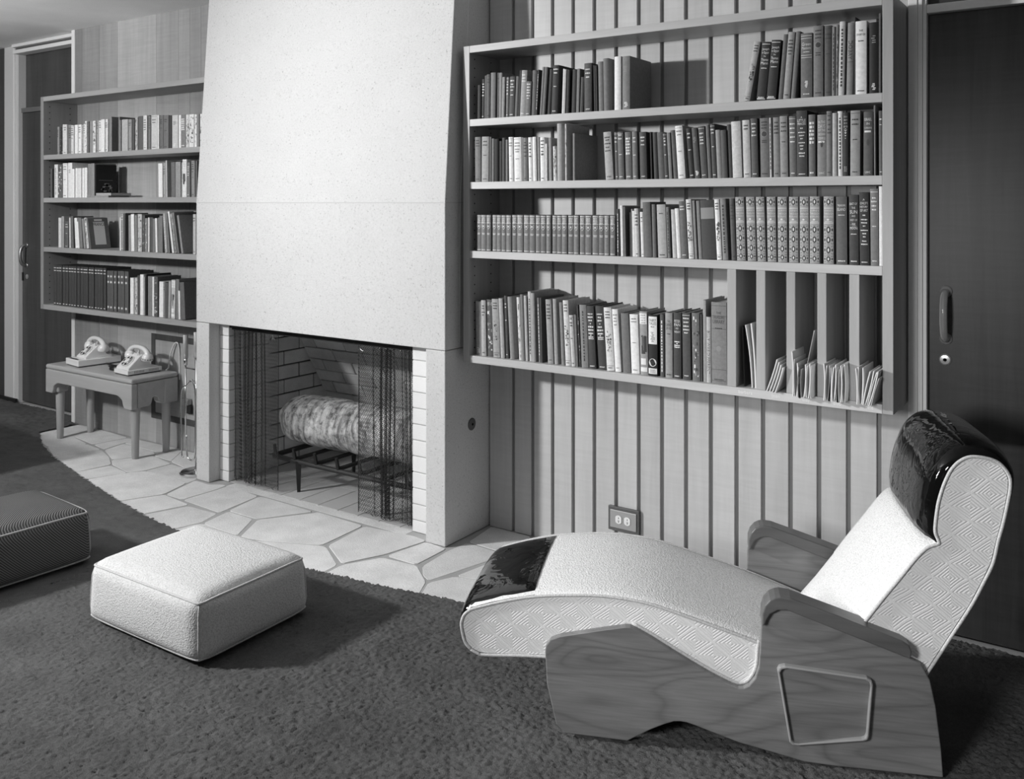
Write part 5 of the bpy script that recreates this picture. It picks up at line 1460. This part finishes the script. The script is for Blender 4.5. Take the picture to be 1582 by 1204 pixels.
def upholster(name, poly, wa, wb, m, crown, crown_idx):
    """profile swept across the chair with softened ends and a crown on part of the outline"""
    rows = []
    stations = [0, .004, .012, .03, .08, .16, .25, .34, .42, .47, .488, .496, .5]
    Wd = wb - wa
    for s in stations:
        u = s/.5
        w_ = wa + Wd*u
        e = min(u, 1-u)*Wd
        ins = -.010*(1-min(1, e/.012))**2
        q = offset(poly, ins)
        cr = crown*(1-(2*u-1)**4)
        q2 = offset(poly, ins + cr)
        rows.append([(q2[i] if i in crown_idx else q[i]) for i in range(len(poly))])
        rows[-1] = [(p[0], w_, p[1]) for p in rows[-1]]
    mb = MB(); mb.grid(rows, closed_v=True)
    n = len(poly)
    mb.f.append(tuple(range(n))); mb.mi.append(0)
    mb.f.append(tuple((len(rows)-1)*n + i for i in range(n-1, -1, -1))); mb.mi.append(0)
    o = mb.build(name, m, CH, local=True, smooth=True)
    fix_normals(o)
    return o
UA, UB = .0215, .485
seat_poly = seat_top + seat_bot
upholster('seat_cushion', seat_poly, UA, UB, M_['chaise_fabric'], .012, set(range(3, 15)))
back_poly = back_out + head_out + back_rear
upholster('back_cushion', back_poly, UA, UB, M_['chaise_fabric'], .022, set(range(0, 24)))
for poly in (seat_poly, back_poly):
    for w_, sgn in ((UA-.0006, 1), (UB+.0006, -1)):
        q = offset(poly, -.0085)
        o = MB().add([(p[0], w_, p[1]) for p in q], [tuple(range(len(q)))]).build('side_upholstery', M_['matelasse'], CH, local=True)
        fix_normals(o)
def pipe(pts, w_):
    q = spline(pts, 4)
    MB().tube([(p.x, w_, p.y) for p in q], .0042, 8).build('piping', M_['piping_fabric'], CH, local=True, smooth=True)
for w_ in (UA-.001, UB+.001):
    pipe(offset(seat_poly, -.003)[24:] + offset(seat_poly, -.003)[:16], w_)
    pipe(offset(seat_poly, -.003)[16:25], w_)
    pipe(offset(back_poly, -.003)[2:], w_)
# dip of the seat at the panel edge carries piping too
pipe([(.012,.3205),(.063,.2965),(.139,.2555),(.213,.2175),(.269,.1935),(.290,.1885),(.309,.195),(.325,.216),(.334,.243),(.337,.285),(.340,.305)], UA-.0025)
def shell(name, pts, wa, wb, th_, m, crown=.012):
    rows = []
    k = 13
    P0 = [Vector(p) for p in pts]
    nrm = []
    for i in range(len(P0)):
        a = P0[max(0, i-1)]; b = P0[min(len(P0)-1, i+1)]
        t = (b-a).normalized(); nrm.append(Vector((-t.y, t.x)))
    for j in range(k):
        u = j/(k-1); w_ = wa + (wb-wa)*u
        e = min(u, 1-u)*(wb-wa)
        soft = -.006*(1-min(1, e/.012))**2
        cr = crown*(1-(2*u-1)**4)
        rows.append([(p.x + nn.x*(th_+cr+soft), w_, p.y + nn.y*(th_+cr+soft)) for p, nn in zip(P0, nrm)])
    o = MB().grid(rows).build(name, m, CH, local=True, smooth=True)
    s = o.modifiers.new('solid', 'SOLIDIFY'); s.thickness = .003; s.offset = -1
    return o
hp = spline(back_out[-1:] + head_out + back_rear[:1], 3)
shell('headrest_cover', [(p.x, p.y) for p in hp], UA+.001, UB-.001, .006, M_['patent_leather'], .024)
fp_ = spline([(-.450,.222)] + seat_top[:7], 3)
shell('foot_cover', [(p.x, p.y) for p in fp_], UA+.001, UB-.001, .003, M_['patent_leather'])
# hidden seat frame
MB().box(-.15, .66, .021, W1-.021, .12, .158).build('seat_frame', M_['arm_wood'], CH, local=True)

# ------------------------------------------------------------------ sofa just outside the left edge of the frame; its open back shades the carpet
sf = empty('sofa', (-5.6, 1.85, CZ), label='low open-backed sofa standing just beyond the left edge of the frame', cat='sofa')
MB().box(-6.25, -4.94, 2.165, 2.215, .25, .555).build('backrest', M_['corduroy'], sf, bevel=.02, seg=3)
MB().box(-6.25, -4.94, 1.42, 2.14, .24, .37).build('seat', M_['corduroy'], sf, bevel=.03, seg=3)
for lx in (-6.2, -4.99):
    for ly in (1.48, 2.10):
        MB().tube([(lx, ly, .25), (lx, ly, CZ+.003)], [.022, .015], 12).build('leg', M_['leg_wood'], sf, smooth=True)
